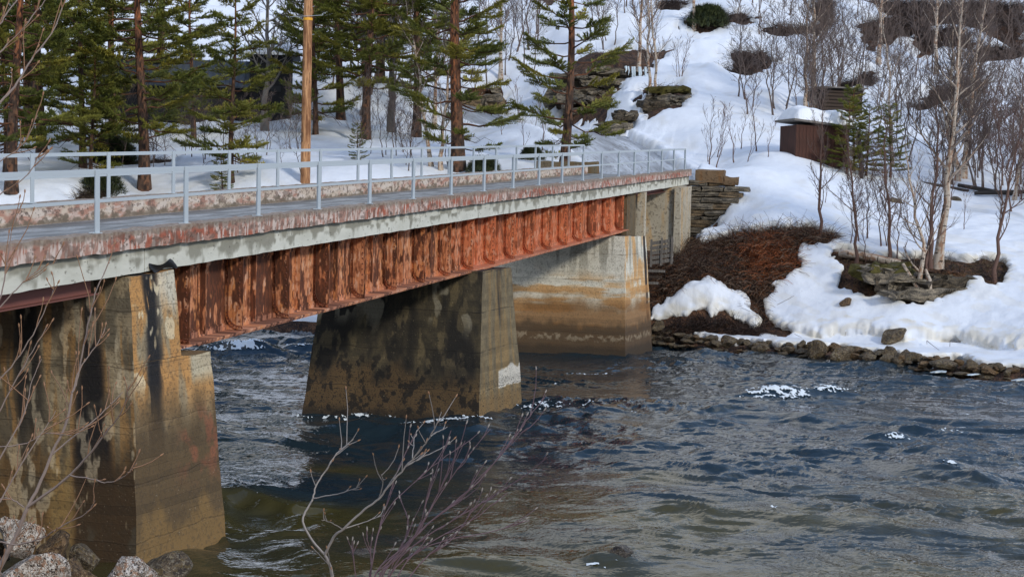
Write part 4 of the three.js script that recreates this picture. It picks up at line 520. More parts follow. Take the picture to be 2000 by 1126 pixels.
{
  const r = rng(21); // waterline of the far bank
  const line = [[5.5, -63.6], [6.07, -63.2], [8.13, -60.5], [10.4, -59.7], [12.4, -57.7], [14.2, -55.7], [15.9, -53.7], [17.5, -52.2], [19.4, -50.6]];
  for (let k = 0; k < 250; k++) { const t = r() * (line.length - 1), i = Math.floor(t), f = t - i; const x0 = line[i][0] + (line[i + 1][0] - line[i][0]) * f, z0 = line[i][1] + (line[i + 1][1] - line[i][1]) * f; const row = k % 3, back = row * 0.26 + r() * 0.3 - 0.1, x = x0 + back * 0.5, z = z0 - back * 0.75, s = (row === 0 ? 0.16 : 0.22) + 0.3 * r() * r(), w = Math.min(4, Math.floor(t / 8 * 5)); stone(k, x, 0.02 + row * 0.17 + 0.1 * r(), z, s, r() * 6.3, r() < 0.75 ? M.rock : M.rockBrown, ['small brown stone in the waterline row beside the far pier', 'small brown stone in the waterline row below the brush heap', 'small brown stone in the waterline row left of the large slab', 'small brown stone in the waterline row below the rock ledge', 'small brown stone in the waterline row at the right edge'][w], 'stones along the far waterline, stretch ' + 'abcde'[w], (r() - 0.5) * 0.6, 0.45 + r() * 0.45); }
  const big = [[12.5, 0.3, -57.5, 0.66, 'large tilted brown slab at the waterline below the snow edge', 0.5], [11.7, 0.35, -58.3, 0.42, 'upright pointed stone left of the large waterline slab', 0.9], [13.3, 0.25, -56.7, 0.42, 'blocky stone right of the large waterline slab', -0.3], [15.5, 0.34, -54.6, 0.6, 'long flat brown stone under the snow lip at right', 0.05], [9.7, 0.25, -59.9, 0.5, 'square brown stone in the waterline row near the pier', 0.1], [6.0, 0.75, -63.4, 0.36, 'pale round stone beside the far pier foot', 0]];
  big.forEach(([x, y, z, s, l, tl], i) => stone(i * 2 + 1, x, y, z, s, i * 1.3, M.rock, l, 'stones along the far waterline', tl, i === 1 ? 1.4 : i === 3 ? 0.5 : 1));
  const sol = stone(4, 13.5, snowY(13.5, -62.1) + 0.16, -62.1, 0.42, 0.4, M.rockBrown, 'rounded brown boulder sitting alone on the snow', null); sol.userData.category = 'boulder';
  const fl = stone(2, 14.75, snowY(14.75, -59.5) + 0.05, -59.4, 0.7, 0.5, M.rock, 'flat rock ledge poking from the snow edge near the water', null, 0.35, 0.5);
  stone(6, 18.4, snowY(18.4, -74), -74, 0.55, 1, M.rock, 'dark stone poking out of the snow right of the birch trunks', null); stone(3, 22, snowY(22, -76.5), -76.5, 0.35, 2, M.rock, 'small dark stone in the snow hollow at right', null);
  // near bank, by the pier foot
  const nearS = [[-6.93, 1.02, -21.5, 0.34, M.paleRock, 'large round pinkish white boulder at the pier foot', 0.2, 1.5], [-6.75, 0.5, -22.4, 0.34, M.rockBrown, 'brown stone right behind the white boulder', 0, 1.2], [-6.25, 0.42, -22.55, 0.24, M.rock, 'round dark stone touching the pier wall', 0, 1.4], [-6.35, 0.42, -21.7, 0.36, M.rockBrown, 'brown lichen crusted stone in the middle of the pile', 0.1, 1], [-6.35, 0.78, -20.2, 0.42, M.paleRock, 'grey white stone at the lower left corner of the picture', 0.3, 1.1], [-5.95, 0.5, -20.8, 0.36, M.rockBrown, 'slanted brown stone between the two pale ones', 0.6, 0.7], [-5.62, 0.42, -20.9, 0.3, M.paleRock, 'small white stone in front of the pier foot', -0.2, 0.9], [-5.32, 0.42, -21.5, 0.46, M.paleRock, 'broad pale stone at the right end of the pile', 0.1, 0.9], [-5.05, 0.24, -22.4, 0.36, M.rock, 'dark rough stone at the pier corner by the water', 0.3, 1], [-7.4, 0.75, -21.9, 0.4, M.rock, 'dark stone left of the white boulder', 0.2, 1]];
  nearS.forEach(([x, y, z, s, m, l, tl, sy], i) => stone(i * 2, x, y + 0.1, z, s * 1.28, i * 1.7, m, l, 'stones at the near pier foot', tl, sy));
  stone(5, 1.85, -0.02, -25.7, 0.4, 0.4, M.rockWet, 'dark wet rock breaking the water at the bottom edge', null, 0, 0.8); stone(7, -2.5, -0.16, -25.3, 0.62, 0.9, M.rockWet, 'dark submerged rock behind the twigs at the bottom', null, 0, 0.7);
  for (let k = 0; k < 16; k++) { const x = -7.6 + r() * 2.8, z = -20.6 - r() * 2.4, s = 0.1 + 0.14 * r(); stone(k, x, Math.max(nearY(x, z), 0) + s * 0.4, z, s, r() * 6, r() < 0.4 ? M.paleRock : M.rock, 'small stone wedged among the boulders at the near pier', 'small stones at the near pier foot', r()); }
  // thin ice sheets left on the shore stones
  for (const [x, z, s, l] of [[15.2, -53.9, 0.5, 'thin white ice sheet on the shore stones, left one'], [16.1, -53.2, 0.42, 'thin white ice sheet on the shore stones, middle one'], [17.4, -51.9, 0.5, 'thin white ice sheet at the right edge of the shore']]) { const g = stoneGeo(s * 100, s, 0.05, s * 0.5, 0.4, 2); const m = solo('ice_sheet', g, M.ice, l, 'ice', 'ice sheets on the shore'); m.position.set(x, 0.14, z); m.rotation.y = 0.6; }
}
// layered rock outcrops
function outcrop(name, label, slabs, m = M.slate) { const c = slabs[0]; const t = thing(name, label, 'rock', [c[0], c[1], c[2]]); const rr = rng(Math.round(c[0] * 50 + 900)); const all = []; slabs.forEach(q => { all.push(q); const [x, y, z, w, h, d, turn, mm] = q; for (let k = 0; k < 3; k++) all.push([x + (rr() - 0.5) * w, y + (rr() - 0.6) * h, z + d * 0.35 + (rr() - 0.5) * d * 0.4, w * (0.2 + 0.35 * rr()), h * (0.3 + 0.4 * rr()), d * (0.35 + 0.3 * rr()), turn + (rr() - 0.5) * 0.9, rr() < 0.5 ? mm : M.slate]); });
  all.forEach(([x, y, z, w, h, d, turn, mm], i) => { const g = rough(block(w, h, d, 0.28, i * 13 + x * 3, 6), 0.16, 1.7, i); const p = part('rock_layer', g, mm || m, t); p.position.set(x - c[0], y - c[1] - (z < -80 ? 0.3 : 0), z - c[2]); p.rotation.set(0.05 * Math.sin(i * 3), turn, 0.05 * Math.cos(i * 5)); }); return t; }
{
  const gy = (x, z) => groundInfo(x, z).g;
  { const a = gy(16.6, -62); outcrop('rock_ledge', 'mossy flat rock ledge under the leaning birches', [[16.7, a + 0.05, -62.0, 3.2, 0.42, 1.6, 0.15], [16.2, a + 0.55, -62.7, 3.4, 0.5, 1.5, 0.1, M.slateDark], [15.0, a + 0.75, -63.0, 1.7, 0.6, 1.3, 0.35, M.moss], [18.1, a + 0.45, -62.6, 1.8, 0.4, 1.2, -0.2, M.slateDark], [15.3, a + 0.2, -62.25, 1.0, 0.6, 0.8, 0.6], [15.7, a + 1.0, -63.5, 1.5, 0.35, 1.0, 0.2, M.moss], [17.6, a + 0.8, -63.4, 1.6, 0.3, 1.0, 0, M.earth]]); }
  { const S = []; const r = rng(8); for (let k = 0; k < 15; k++) { const x = 3.6 + r() * 4.2, y = 12.1 + (k / 15) * 2.9, z = -104.2 - (k / 15) * 1.8 - r() * 0.5; S.push([x, y, z, 1.8 + r() * 2, 0.22 + r() * 0.3, 1.6, 0.15 * (r() - 0.5), r() < 0.4 ? M.slateDark : M.slate]); } S.push([5.4, 12.9, -106.6, 5.4, 2.8, 2.0, 0, M.slateDark], [7.2, 14.5, -107.2, 4.6, 0.6, 1.8, -0.1, M.earth]); outcrop('rock_cliff', 'dark layered cliff above the road with an icefall', S); }
  outcrop('rock_outcrop', 'grey rock with grassy top in the snow right of the road', [[5.85, gy(5.85, -93) + 0.5, -92.6, 1.9, 0.9, 1.4, 0.3], [5.9, gy(5.9, -93) + 1.0, -93, 1.6, 0.35, 1.2, 0.2, M.moss], [6.7, gy(6.6, -94) + 1.2, -94.2, 1.3, 0.6, 1.0, 0.2, M.slateDark]]);
  outcrop('rock_outcrop', 'rock with a mossy top at the foot of the twin birch', [[9.6, gy(9.6, -97.5) + 0.4, -97.3, 3.0, 0.7, 1.6, -0.15], [9.7, gy(9.7, -98) + 0.9, -97.9, 2.8, 0.4, 1.5, -0.1, M.moss], [8.5, gy(8.5, -96) + 0.6, -96.6, 1.4, 0.7, 1.2, 0.2, M.slateDark]]);
  outcrop('rock_outcrop', 'brown rock hump behind the middle pine', [[-2.4, gy(-2.4, -108) + 0.6, -108, 3.2, 0.9, 1.8, 0.1, M.slateBrown], [-2.2, gy(-2.4, -109) + 1.2, -108.6, 2.6, 0.6, 1.6, 0, M.earth]]);
  { const t = thing('icefall', 'pale frozen icefall hanging at the right end of the cliff', 'ice', [8.0, 12.9, -104.6]); const r = rng(3); for (let k = 0; k < 7; k++) { const g = new GB(), x = (k / 6 - 0.5) * 1.3 + (r() - 0.5) * 0.15, L = 0.35 + r() * 1.5; g.tube([[x, 1.9, -0.2 + 0.3 * r()], [x + 0.05, 1.9 - L * 0.5, 0.05], [x + 0.05 * (r() - 0.5), 1.9 - L, 0.1]], [0.05 + 0.07 * r(), 0.04 + 0.05 * r(), 0.01], 7); part('icicle', g.geo(), M.ice, t); } }
}

// ---------------------------------------------------------------- trees
const add3 = (a, b, k = 1) => [a[0] + b[0] * k, a[1] + b[1] * k, a[2] + b[2] * k];
const unit = a => { const l = Math.hypot(...a) || 1; return a.map(x => x / l); };
function bareTree(seed, o) { // o: H, r, start, n, ang, len, wob, levels, lean, droop
  const r = rng(seed), T = new GB(), B = new GB(), H = o.H; const pts = []; let x = 0, z = 0; const lx = (o.lean?.[0] ?? 0), lz = (o.lean?.[1] ?? 0); const wob = o.wob ?? 0.05;
  const n = 12; for (let k = 0; k <= n; k++) { const t = k / n; pts.push([x, t * H, z]); x += ((r() - 0.5) * wob + lx / n) * H * (k ? 1 : 0.3); z += ((r() - 0.5) * wob + lz / n) * H; if (o.curve) x += o.curve * (t - 0.35) * H / n; }
  const R = t => o.r * (1.25 * Math.exp(-t * 14) * 0.5 + Math.pow(1 - t, 0.8) * 0.94 + 0.06); T.tube(pts, t => R(t), 8);
  const at = t => { const f = clamp(t) * n, i = Math.min(n - 1, Math.floor(f)), a = f - i; return add3(pts[i].map(v => v * (1 - a)), pts[i + 1], a); };
  const grow = (p, dir, L, rad, lev) => {
    const q = [p]; let d = dir, c = p; const seg = lev === 0 ? 6 : lev === 1 ? 4 : 3; for (let k = 0; k < seg; k++) { d = unit([d[0] + (r() - 0.5) * 0.35, d[1] + (r() - 0.5) * 0.25 + (o.up ?? 0.1) - (o.droop ?? 0) * lev, d[2] + (r() - 0.5) * 0.35]); c = add3(c, d, L / seg); q.push(c); }
    (lev === 0 && rad > 0.02 ? T : B).tube(q, t => Math.max(o.tw ?? 0.006, rad * (1 - 0.75 * t)), lev === 0 ? 5 : 3);
    if (lev >= (o.levels ?? 2)) return; const m = lev === 0 ? Math.round((o.sub ?? 7) * (0.7 + 0.6 * r())) : Math.round((o.sub2 ?? 4) * (0.6 + 0.8 * r()));
    for (let k = 0; k < m; k++) { const t = 0.2 + 0.8 * (k + r()) / m, f = t * seg, i = Math.min(seg - 1, Math.floor(f)), a = f - i; const s = add3(q[i].map(v => v * (1 - a)), q[i + 1], a); const dd = unit(add3(unit(add3(q[i + 1], q[i], -1)), [(r() - 0.5) * 1.9, (r() - 0.35) * 1.3, (r() - 0.5) * 1.9])); grow(s, dd, L * (0.3 + 0.3 * r()) * (1 - 0.35 * t), rad * 0.5, lev + 1); }
  };
  for (let k = 0; k < o.n; k++) { const t = o.start + (1 - o.start) * Math.pow((k + r()) / o.n, 0.9), az = k * 2.4 + r(), an = (o.ang ?? 0.9) * (0.7 + 0.6 * r()); grow(at(t), unit([Math.cos(az) * Math.sin(an), Math.cos(an), Math.sin(az) * Math.sin(an)]), H * (o.len ?? 0.3) * (1.1 - 0.75 * t) * (0.7 + 0.6 * r()), R(t) * 0.5, 0); }
  return { trunk: T.geo(), crown: B.geo() };
}
function pine(seed, o) {
  const r = rng(seed), T = new GB(), N = new GB(), D = new GB(), H = o.H, lean = o.lean ?? 0; const P = t => [lean * H * t + 0.012 * H * Math.sin(t * 5 + seed), t * H, 0.01 * H * Math.sin(t * 4 + seed * 2)];
  const pts = [], rad = []; for (let k = 0; k <= 16; k++) { const t = k / 16; pts.push(P(t)); rad.push(o.r * 0.87 * (0.35 * Math.exp(-t * 16) + Math.pow(1 - t, 0.7) * 0.95 + 0.05)); }
  let prev = 0; for (let k = 0; k < 16; k++) { const g = k / 16, c = mixc([0.5, 0.47, 0.46], [1.08, 0.74, 0.52], ss(o.orange ?? 0.1, (o.orange ?? 0.1) + 0.28, g)); T.tube([pts[k], pts[k + 1]], [rad[k], rad[k + 1]], 9, c, g * H); }
  const tuft = (p, d, L, c) => { for (let k = 0; k < 9; k++) { const e = unit([d[0] * 0.9 + (r() - 0.5) * 1.7, d[1] * 0.9 + (r() - 0.32) * 1.5, d[2] * 0.9 + (r() - 0.5) * 1.7]); const s = unit([e[2] + 0.01, (r() - 0.5) * 0.8, -e[0]]), w = 0.016 + 0.016 * r(), l = L * (0.7 + 0.6 * r()); const cc = mixc(c, [c[0] * 1.5, c[1] * 1.35, c[2]], r() * 0.6); const a = N.v(...add3(p, s, w), 0, 0, cc), b = N.v(...add3(p, s, -w), 0, 0, cc), q = N.v(...add3(p, e, l), 0, 0, cc); N.t(a, b, q); } };
  const n = Math.round(o.limbs ?? H * 4.6);
  for (let k = 0; k < n; k++) {
    const f = (k + r()) / n, h = o.cb + (1 - o.cb) * f, az = k * 2.39996 + r() * 0.9, L = (o.w * Math.pow(1 - f, 0.6) * (0.55 + 0.75 * r()) + 0.45) * (f < 0.08 ? 0.7 : 1); const b = P(h * 0.985); const up = 0.55 * f + 0.05 + (r() - 0.5) * 0.55;
    const q = []; for (let s = 0; s <= 6; s++) { const t = s / 6; q.push([b[0] + Math.cos(az + 0.25 * t * (r() - 0.5)) * L * t, b[1] + L * (up * t - 0.28 * t * (1 - t) * 1.4 + 0.06 * (r() - 0.5)), b[2] + Math.sin(az) * L * t]); }
    D.tube(q, t => (0.016 + 0.012 * L) * (1 - 0.75 * t), 4, mixc([0.8, 0.55, 0.38], [0.6, 0.5, 0.42], r()));
    const base = mixc([0.11, 0.14, 0.024], [0.31, 0.27, 0.04], r() * r() + 0.08), bare = o.bare ?? 0.35, m = Math.round((9 + L * 8) * (o.den ?? 1));
    for (let j = 0; j < m; j++) {
      const t = bare + (1 - bare) * Math.pow((j + r()) / m, 0.8), fi = t * 6, i = Math.min(5, Math.floor(fi)), a = fi - i; const s = add3(q[i].map(v => v * (1 - a)), q[i + 1], a); const side = j % 2 ? 1 : -1, ta = az + side * (0.5 + 0.6 * r()) * (1.15 - t * 0.7), l = (0.22 + 0.42 * L * (1.05 - t) * (0.5 + r())) * 0.9; const d = [Math.cos(ta), -0.05 + 0.5 * r(), Math.sin(ta)];
      const cnt = Math.max(2, Math.round(l / 0.1)); for (let u = 1; u <= cnt; u++) tuft(add3(s, d, l * u / cnt), d, 0.13 + 0.06 * r(), base); if (l > 0.3) D.tube([s, add3(s, d, l * 0.9)], [0.009, 0.004], 3, [0.5, 0.38, 0.28]);
    }
    tuft(q[6], unit(add3(q[6], q[5], -1)), 0.2, base);
  }
  for (let k = 0; k < (o.dead ?? 8); k++) { const h = 0.12 + (o.cb - 0.08) * r(), az = r() * 6.3, L = 0.5 + r() * 1.5, b = P(h); const q = [b]; for (let s = 1; s <= 4; s++) q.push([b[0] + Math.cos(az) * L * s / 4 + (r() - 0.5) * 0.15, b[1] - 0.1 * s * L * r() + (r() - 0.5) * 0.12, b[2] + Math.sin(az) * L * s / 4]); D.tube(q, t => 0.02 * (1 - 0.7 * t), 4, [0.5, 0.42, 0.38]); }
  return { trunk: T.geo(), limbs: D.geo(), crown: N.geo() };
}
function bush(seed, o) { // low evergreen shrub or small spruce: short sprays round a core
  const r = rng(seed), N = new GB(); for (let k = 0; k < o.n; k++) { const f = r(), y = o.cone ? f * o.h : Math.pow(f, 0.8) * o.h, w = o.cone ? o.w * Math.pow(1 - f, 0.8) * (0.55 + 0.45 * Math.abs(Math.sin(f * 19))) + 0.08 : o.w * Math.sqrt(1 - f * 0.8), az = r() * 6.3, rr = w * Math.sqrt(r()); const p = [Math.cos(az) * rr, y, Math.sin(az) * rr], d = unit([Math.cos(az) * 0.8, o.cone ? 0.05 : 0.5, Math.sin(az) * 0.8]); const c = mixc([0.025, 0.04, 0.018], o.tint ?? [0.06, 0.075, 0.025], r()); for (let j = 0; j < 6; j++) { const e = unit(add3(d, [(r() - 0.5) * 1.3, (r() - 0.5) * 1.1, (r() - 0.5) * 1.3])), s = unit([e[2], 0.2, -e[0]]), l = 0.12 + 0.16 * r(), w2 = 0.018; N.t(N.v(...add3(p, s, w2), 0, 0, c), N.v(...add3(p, s, -w2), 0, 0, c), N.v(...add3(p, e, l), 0, 0, c)); } } const T = new GB(); T.tube([[0, -0.2, 0], [0.03, o.h * 0.5, 0], [0, o.h * 0.97, 0.02]], [0.07, 0.04, 0.01], 5); return { trunk: T.geo(), crown: N.geo() };
}
const PINES = [pine(1, { H: 15, r: 0.33, cb: 0.17, w: 3.4, orange: 0.28 }), pine(2, { H: 16, r: 0.38, cb: 0.07, w: 3.1, orange: 0.02, limbs: 62 }), pine(3, { H: 14, r: 0.27, cb: 0.07, w: 2.6, orange: 0.28, limbs: 58 }), pine(4, { H: 9, r: 0.15, cb: 0.1, w: 1.9, orange: 0.5, bare: 0.15 }), pine(5, { H: 15, r: 0.3, cb: 0.2, w: 3.5, orange: 0.34, den: 1.1 })];
function plantPine(k, x, z, s, turn, label) { const p = PINES[k], t = thing('pine_tree', label, 'pine tree', [x, snowY(x, z) - 0.1, z], turn, 'pines on the far bank'); t.scale.setScalar(s); part('trunk', p.trunk, M.pineBark, t); part('limbs', p.limbs, M.pineBark, t); part('crown', p.crown, M.needle, t); return t; }
[[1, -2.87, -75.2, 1.0, 0.3, 'tall pine with a bright orange trunk behind the middle of the railing'], [2, 2.55, -78.2, 1.05, 2.0, 'slender pine beside the road at the far end of the railing'], [0, -17.5, -72.0, 0.95, 1.2, 'pine with a straight brown trunk left of the power pole'], [0, -21.9, -67.6, 0.9, 4.0, 'thick pine at the left edge of the picture'], [3, -13.3, -72.6, 1.05, 0.5, 'thin young pine just left of the barn'], [3, -18.4, -87.5, 1.1, 2.5, 'slim pine with a bare reddish stem in front of the barn wing'], [4, -8.4, -88.5, 1.0, 0.9, 'dark pine right of the power pole'], [4, -11.2, -97.5, 1.0, 3.1, 'dark pine far behind the power pole'], [3, -20.9, -74.2, 1.3, 1.6, 'bushy pine between the two left trunks'], [4, -24.2, -78.5, 0.95, 2.8, 'dense pine behind the left edge trunk'], [2, -21.0, -80.5, 1.0, 5.0, 'dense pine left of the barn roof'], [4, -6.0, -91.5, 1.0, 4.4, 'dark pine between the power pole and the orange pine'], [2, -26.5, -84, 1.1, 0.7, 'pine deep in the left background'], [0, -13.6, -103, 1.0, 2.2, 'pine behind the barn'], [4, -22.5, -97, 1.05, 5.6, 'pine up the slope behind the barn wing'], [3, -23.4, -70.5, 1.2, 3.3, 'low bushy pine at the far left behind the railing'], [3, -19.6, -71.5, 0.75, 0.1, 'small young pine left of the straight brown trunk'], [4, -28.5, -92, 1.1, 1.9, 'pine at the upper left corner'], [0, -9.6, -107, 1.0, 0.2, 'pine up the wooded slope right of the pole'], [4, -4.2, -104, 0.9, 2.6, 'pine in the wood behind the orange pine'], [3, -11.8, -90, 1.2, 2.0, 'young pine just behind the pole']].forEach(a => plantPine(...a));

const BIRCH = [bareTree(11, { H: 10, r: 0.15, start: 0.28, n: 20, len: 0.26, ang: 0.75, sub: 10, sub2: 5, wob: 0.02 }), bareTree(12, { H: 9, r: 0.1, start: 0.2, n: 18, len: 0.24, ang: 0.7, sub: 7, sub2: 4, wob: 0.03, lean: [0.1, 0] }), bareTree(13, { H: 8, r: 0.12, start: 0.15, n: 18, len: 0.3, ang: 0.85, sub: 8, sub2: 4, wob: 0.05, lean: [-0.12, 0.05] })];
const SAP = [14, 15, 16, 17].map((s, i) => bareTree(s, { H: 4.2 + i * 0.5, r: 0.032, start: 0.16, n: 14, len: 0.34, ang: 0.85, sub: 7, sub2: 4, wob: 0.05, tw: 0.0055, up: 0.05, lean: [(i - 1.5) * 0.08, 0] }));
const SMALL = bareTree(18, { H: 2.2, r: 0.02, start: 0.1, n: 8, len: 0.4, ang: 0.6, sub: 4, sub2: 2, tw: 0.004, wob: 0.05 });
const GREY = bareTree(19, { H: 12, r: 0.2, start: 0.2, n: 26, len: 0.3, ang: 0.95, sub: 8, sub2: 4, wob: 0.03, droop: 0.05 });
function plantBare(p, x, z, s, turn, bark, tw, label, group, sink = 0.1, name = 'birch_tree', cat = 'birch tree', tilt = [0, 0]) { const t = thing(name, label, cat, [x, snowY(x, z) - sink, z], 0, group); t.rotation.set(tilt[1], turn, tilt[0], 'ZXY'); t.scale.setScalar(s); part('trunk', p.trunk, bark, t); part('crown', p.crown, tw, t); return t; }
[[0, 17.6, -63.5, 1.15, 0, 'thick main birch with peeling bark on the rock ledge', [-0.06, 0]], [1, 17.25, -63.2, 0.9, 2, 'thin birch stem rising right beside the thick birch', [-0.04, 0]], [2, 16.6, -62.0, 0.8, 3.4, 'leaning birch whose crooked white foot bends over the ledge', [0.32, 0]], [1, 16.75, -62.0, 0.62, 1.2, 'thin stem growing from the same crooked foot, leaning right', [-0.02, 0]], [1, 19.7, -62.6, 0.85, 0.6, 'forked reddish birch at the right edge of the ledge', [-0.05, 0]], [1, 14.5, -64.8, 0.7, 4, 'slim birch behind the fallen log', [0.03, 0]], [1, 15.9, -64.7, 0.75, 5.1, 'slim birch between the log and the thick birch', [0.1, 0]], [0, 8.38, -106.2, 0.95, 1, 'pale birch above the icefall', [0, 0]], [1, 8.6, -98.0, 1.05, 2.2, 'birch on the mossy rock right of the icefall', [0.03, 0]], [1, 8.85, -98.0, 0.95, 4.9, 'twin stem of the birch on the mossy rock', [0.06, 0]], [0, 13.75, -120.6, 0.9, 3, 'birch by the juniper at the top of the slope', [0, 0]], [0, 18.85, -97.3, 1.05, 2, 'white birch standing behind the snowy shed roof', [0.05, 0]], [1, 18.3, -97, 1.1, 0.4, 'birch just left of the white birch by the sheds', [0.09, 0]], [0, 22.9, -81, 1.0, 1.4, 'tall birch with a brown streaked trunk right of the spruces', [-0.04, 0]], [0, 24.2, -83, 1.05, 4.2, 'tall birch beside the brown streaked one', [-0.08, 0]], [2, 23.6, -82, 1.1, 0.3, 'crooked birch bending left above the fence logs', [-0.1, 0]], [1, 20.8, -84.9, 1.0, 2.9, 'dark stemmed birch right of the small spruces', [0, 0]], [1, 24.9, -76.6, 0.9, 5.5, 'birch rising behind the dark fence logs', [-0.05, 0]], [0, 26.2, -112, 1.0, 0.8, 'birch up on the brown patch of the hillside', [0, 0]], [0, 31.5, -116, 1.0, 2.8, 'left of the two pale birches high at right', [0.02, 0]], [0, 33.4, -117, 1.0, 5, 'right of the two pale birches high at right', [-0.02, 0]], [1, 13.5, -66.9, 0.72, 0.9, 'reddish birch at the top edge of the brush heap', [0.1, 0]]].forEach(([k, x, z, s, a, l, tl]) => plantBare(BIRCH[k], x, z, s, a, k === 1 && x > 12 && z > -68 ? M.redTwig : M.birch, M.twig, l, 'birches on the far bank', 0.15, 'birch_tree', 'birch tree', tl));
{
  const r = rng(31); const zone = (n, x0, x1, z0, z1, label, group, tw = M.twig, sc = [0.8, 1.3]) => { for (let k = 0; k < n; k++) { const x = x0 + (x1 - x0) * r(), z = z0 + (z1 - z0) * r(); plantBare(SAP[Math.floor(r() * 4)], x, z, sc[0] + (sc[1] - sc[0]) * r(), r() * 6.3, tw, tw, label, group, 0.1, 'birch_sapling', 'sapling', [(r() - 0.5) * 0.2, (r() - 0.5) * 0.2]); } };
  zone(20, 13.5, 18.5, -98, -91, 'slender bare sapling in the clump left of the upper shed', 'saplings left of the upper shed', M.twig, [1.0, 1.5]);
  zone(22, 19.5, 26, -106, -97, 'bare sapling in the thicket behind the upper shed', 'saplings behind the upper shed', M.twig, [1.0, 1.5]);
  zone(34, 20.5, 27.5, -90, -79, 'bare sapling in the thicket right of the small spruces', 'saplings right of the spruces', M.twig, [0.9, 1.5]);
  zone(28, 23.5, 28, -80, -70, 'thin sapling at the right edge by the fence logs', 'saplings at the right edge', M.redTwig, [0.7, 1.1]);
  zone(30, 24, 42, -130, -112, 'bare sapling on the brown heath patch at the upper right', 'saplings on the upper right heath', M.twig, [1.0, 1.6]);
  zone(8, 15.5, 25, -130, -118, 'bare sapling among the bare patches at the hill top', 'saplings at the hill top', M.twig, [0.9, 1.4]);
  zone(18, 27, 34, -98, -82, 'bare sapling in the thicket beyond the fence logs at right', 'saplings beyond the fence logs', M.twig, [0.9, 1.5]);
  zone(8, 6, 9.2, -127, -116, 'bare sapling above the cliff', 'saplings above the cliff', M.twig, [1.0, 1.5]);
  zone(18, -16, -8, -120, -104, 'bare sapling in the wood behind the power pole', 'saplings in the wood', M.twig, [1.4, 2.0]);
  zone(18, -8, 2, -128, -112, 'bare sapling in the wood above the road', 'saplings above the road', M.twig, [1.2, 1.9]);
  zone(7, 13.8, 16.3, -67, -64.3, 'thin reddish sapling around the fallen log', 'saplings around the fallen log', M.redTwig, [0.6, 0.95]);
  zone(26, -22, -10, -84, -72.5, 'bare leafless shrub in the snow behind the left railing', 'shrubs behind the left railing', M.twig, [0.4, 0.85]);
  zone(16, -9, -3, -88, -74.5, 'bare leafless shrub between the pole and the orange pine', 'shrubs right of the pole', M.twig, [0.45, 0.85]);
  const small = (n, x0, x1, z0, z1, label, group) => { for (let k = 0; k < n; k++) { const x = x0 + (x1 - x0) * r(), z = z0 + (z1 - z0) * r(); plantBare(SMALL, x, z, 0.8 + r() * 0.9, r() * 6.3, M.redTwig, M.redTwig, label, group, 0.1, 'bare_shrub', 'shrub', [(r() - 0.5) * 0.4, 0]); } };
  small(9, 10.2, 13.2, -84, -77, 'small twiggy shrub in the open snow left of the red shed', 'shrubs left of the red shed'); small(4, 10.6, 11.2, -104.2, -102.8, 'upright twig clump on the snow right of the mossy rock', 'twig clumps by the mossy rock'); small(8, 13, 23, -76, -68, 'small twiggy shrub on the snow between the birches', 'shrubs between the birches'); small(5, -1, 1.6, -98, -84, 'small twiggy shrub on the snow left of the road', 'shrubs left of the road');
  // grey barked trees and birches on the left
  plantBare(GREY, -14.7, -90.5, 0.95, 0.3, M.greyBark, M.greyBark, 'grey leafless tree in front of the barn', 'leafless trees on the left', 0.1, 'leafless_tree', 'tree'); plantBare(GREY, -7.5, -93.5, 1.1, 1.7, M.greyBark, M.greyBark, 'thick grey leafless tree behind the dark pine', 'leafless trees on the left', 0.1, 'leafless_tree', 'tree'); plantBare(GREY, -9.8, -100, 1.05, 3.9, M.greyBark, M.greyBark, 'grey leafless tree deep in the wood right of the pole', 'leafless trees on the left', 0.1, 'leafless_tree', 'tree');
  plantBare(BIRCH[1], -3.6, -75.3, 0.95, 0.5, M.birch, M.twig, 'birch close against the orange pine on its left', 'birches on the far bank', 0.1); plantBare(BIRCH[1], -4.1, -76, 0.95, 2.8, M.birch, M.twig, 'birch leaning left of the orange pine', 'birches on the far bank', 0.1, 'birch_tree', 'birch tree', [0.1, 0]); plantBare(BIRCH[0], -5.2, -99, 0.95, 1.8, M.birch, M.twig, 'pale birch in the wood left of the road', 'birches on the far bank'); plantBare(BIRCH[0], -1.2, -118, 1, 4.4, M.birch, M.twig, 'pale birch high behind the orange pine', 'birches on the far bank');
  // evergreens
  const J = [bush(41, { n: 1500, h: 0.9, w: 0.95, tint: [0.1, 0.115, 0.035] })];
  const ev = (k, x, z, s, label, name, cat, group) => { const t = thing(name, label, cat, [x, snowY(x, z) - 0.15, z], x * 3, group); t.scale.setScalar(k ? s * 0.44 : s); if (k) { const p = PINES[3]; t.scale.y *= 1.0; t.scale.x *= 1.15; t.scale.z *= 1.15; part('trunk', p.trunk, M.pineBark, t); part('limbs', p.limbs, M.pineBark, t); part('crown', p.crown, M.needle, t); return; } part('trunk', J[k].trunk, M.greyBark, t); part('crown', J[k].crown, M.needle, t); };
  ev(1, 16.9, -78.2, 1.0, 'small spruce growing against the red shed', 'spruce_tree', 'spruce', 'small spruces by the sheds'); ev(1, 18.2, -79.5, 0.95, 'small spruce behind the leaning post', 'spruce_tree', 'spruce', 'small spruces by the sheds'); ev(1, 19.6, -80.5, 1.0, 'small spruce right of the leaning post', 'spruce_tree', 'spruce', 'small spruces by the sheds'); ev(1, 17.6, -80.2, 1.15, 'taller spruce between the two sheds', 'spruce_tree', 'spruce', 'small spruces by the sheds');
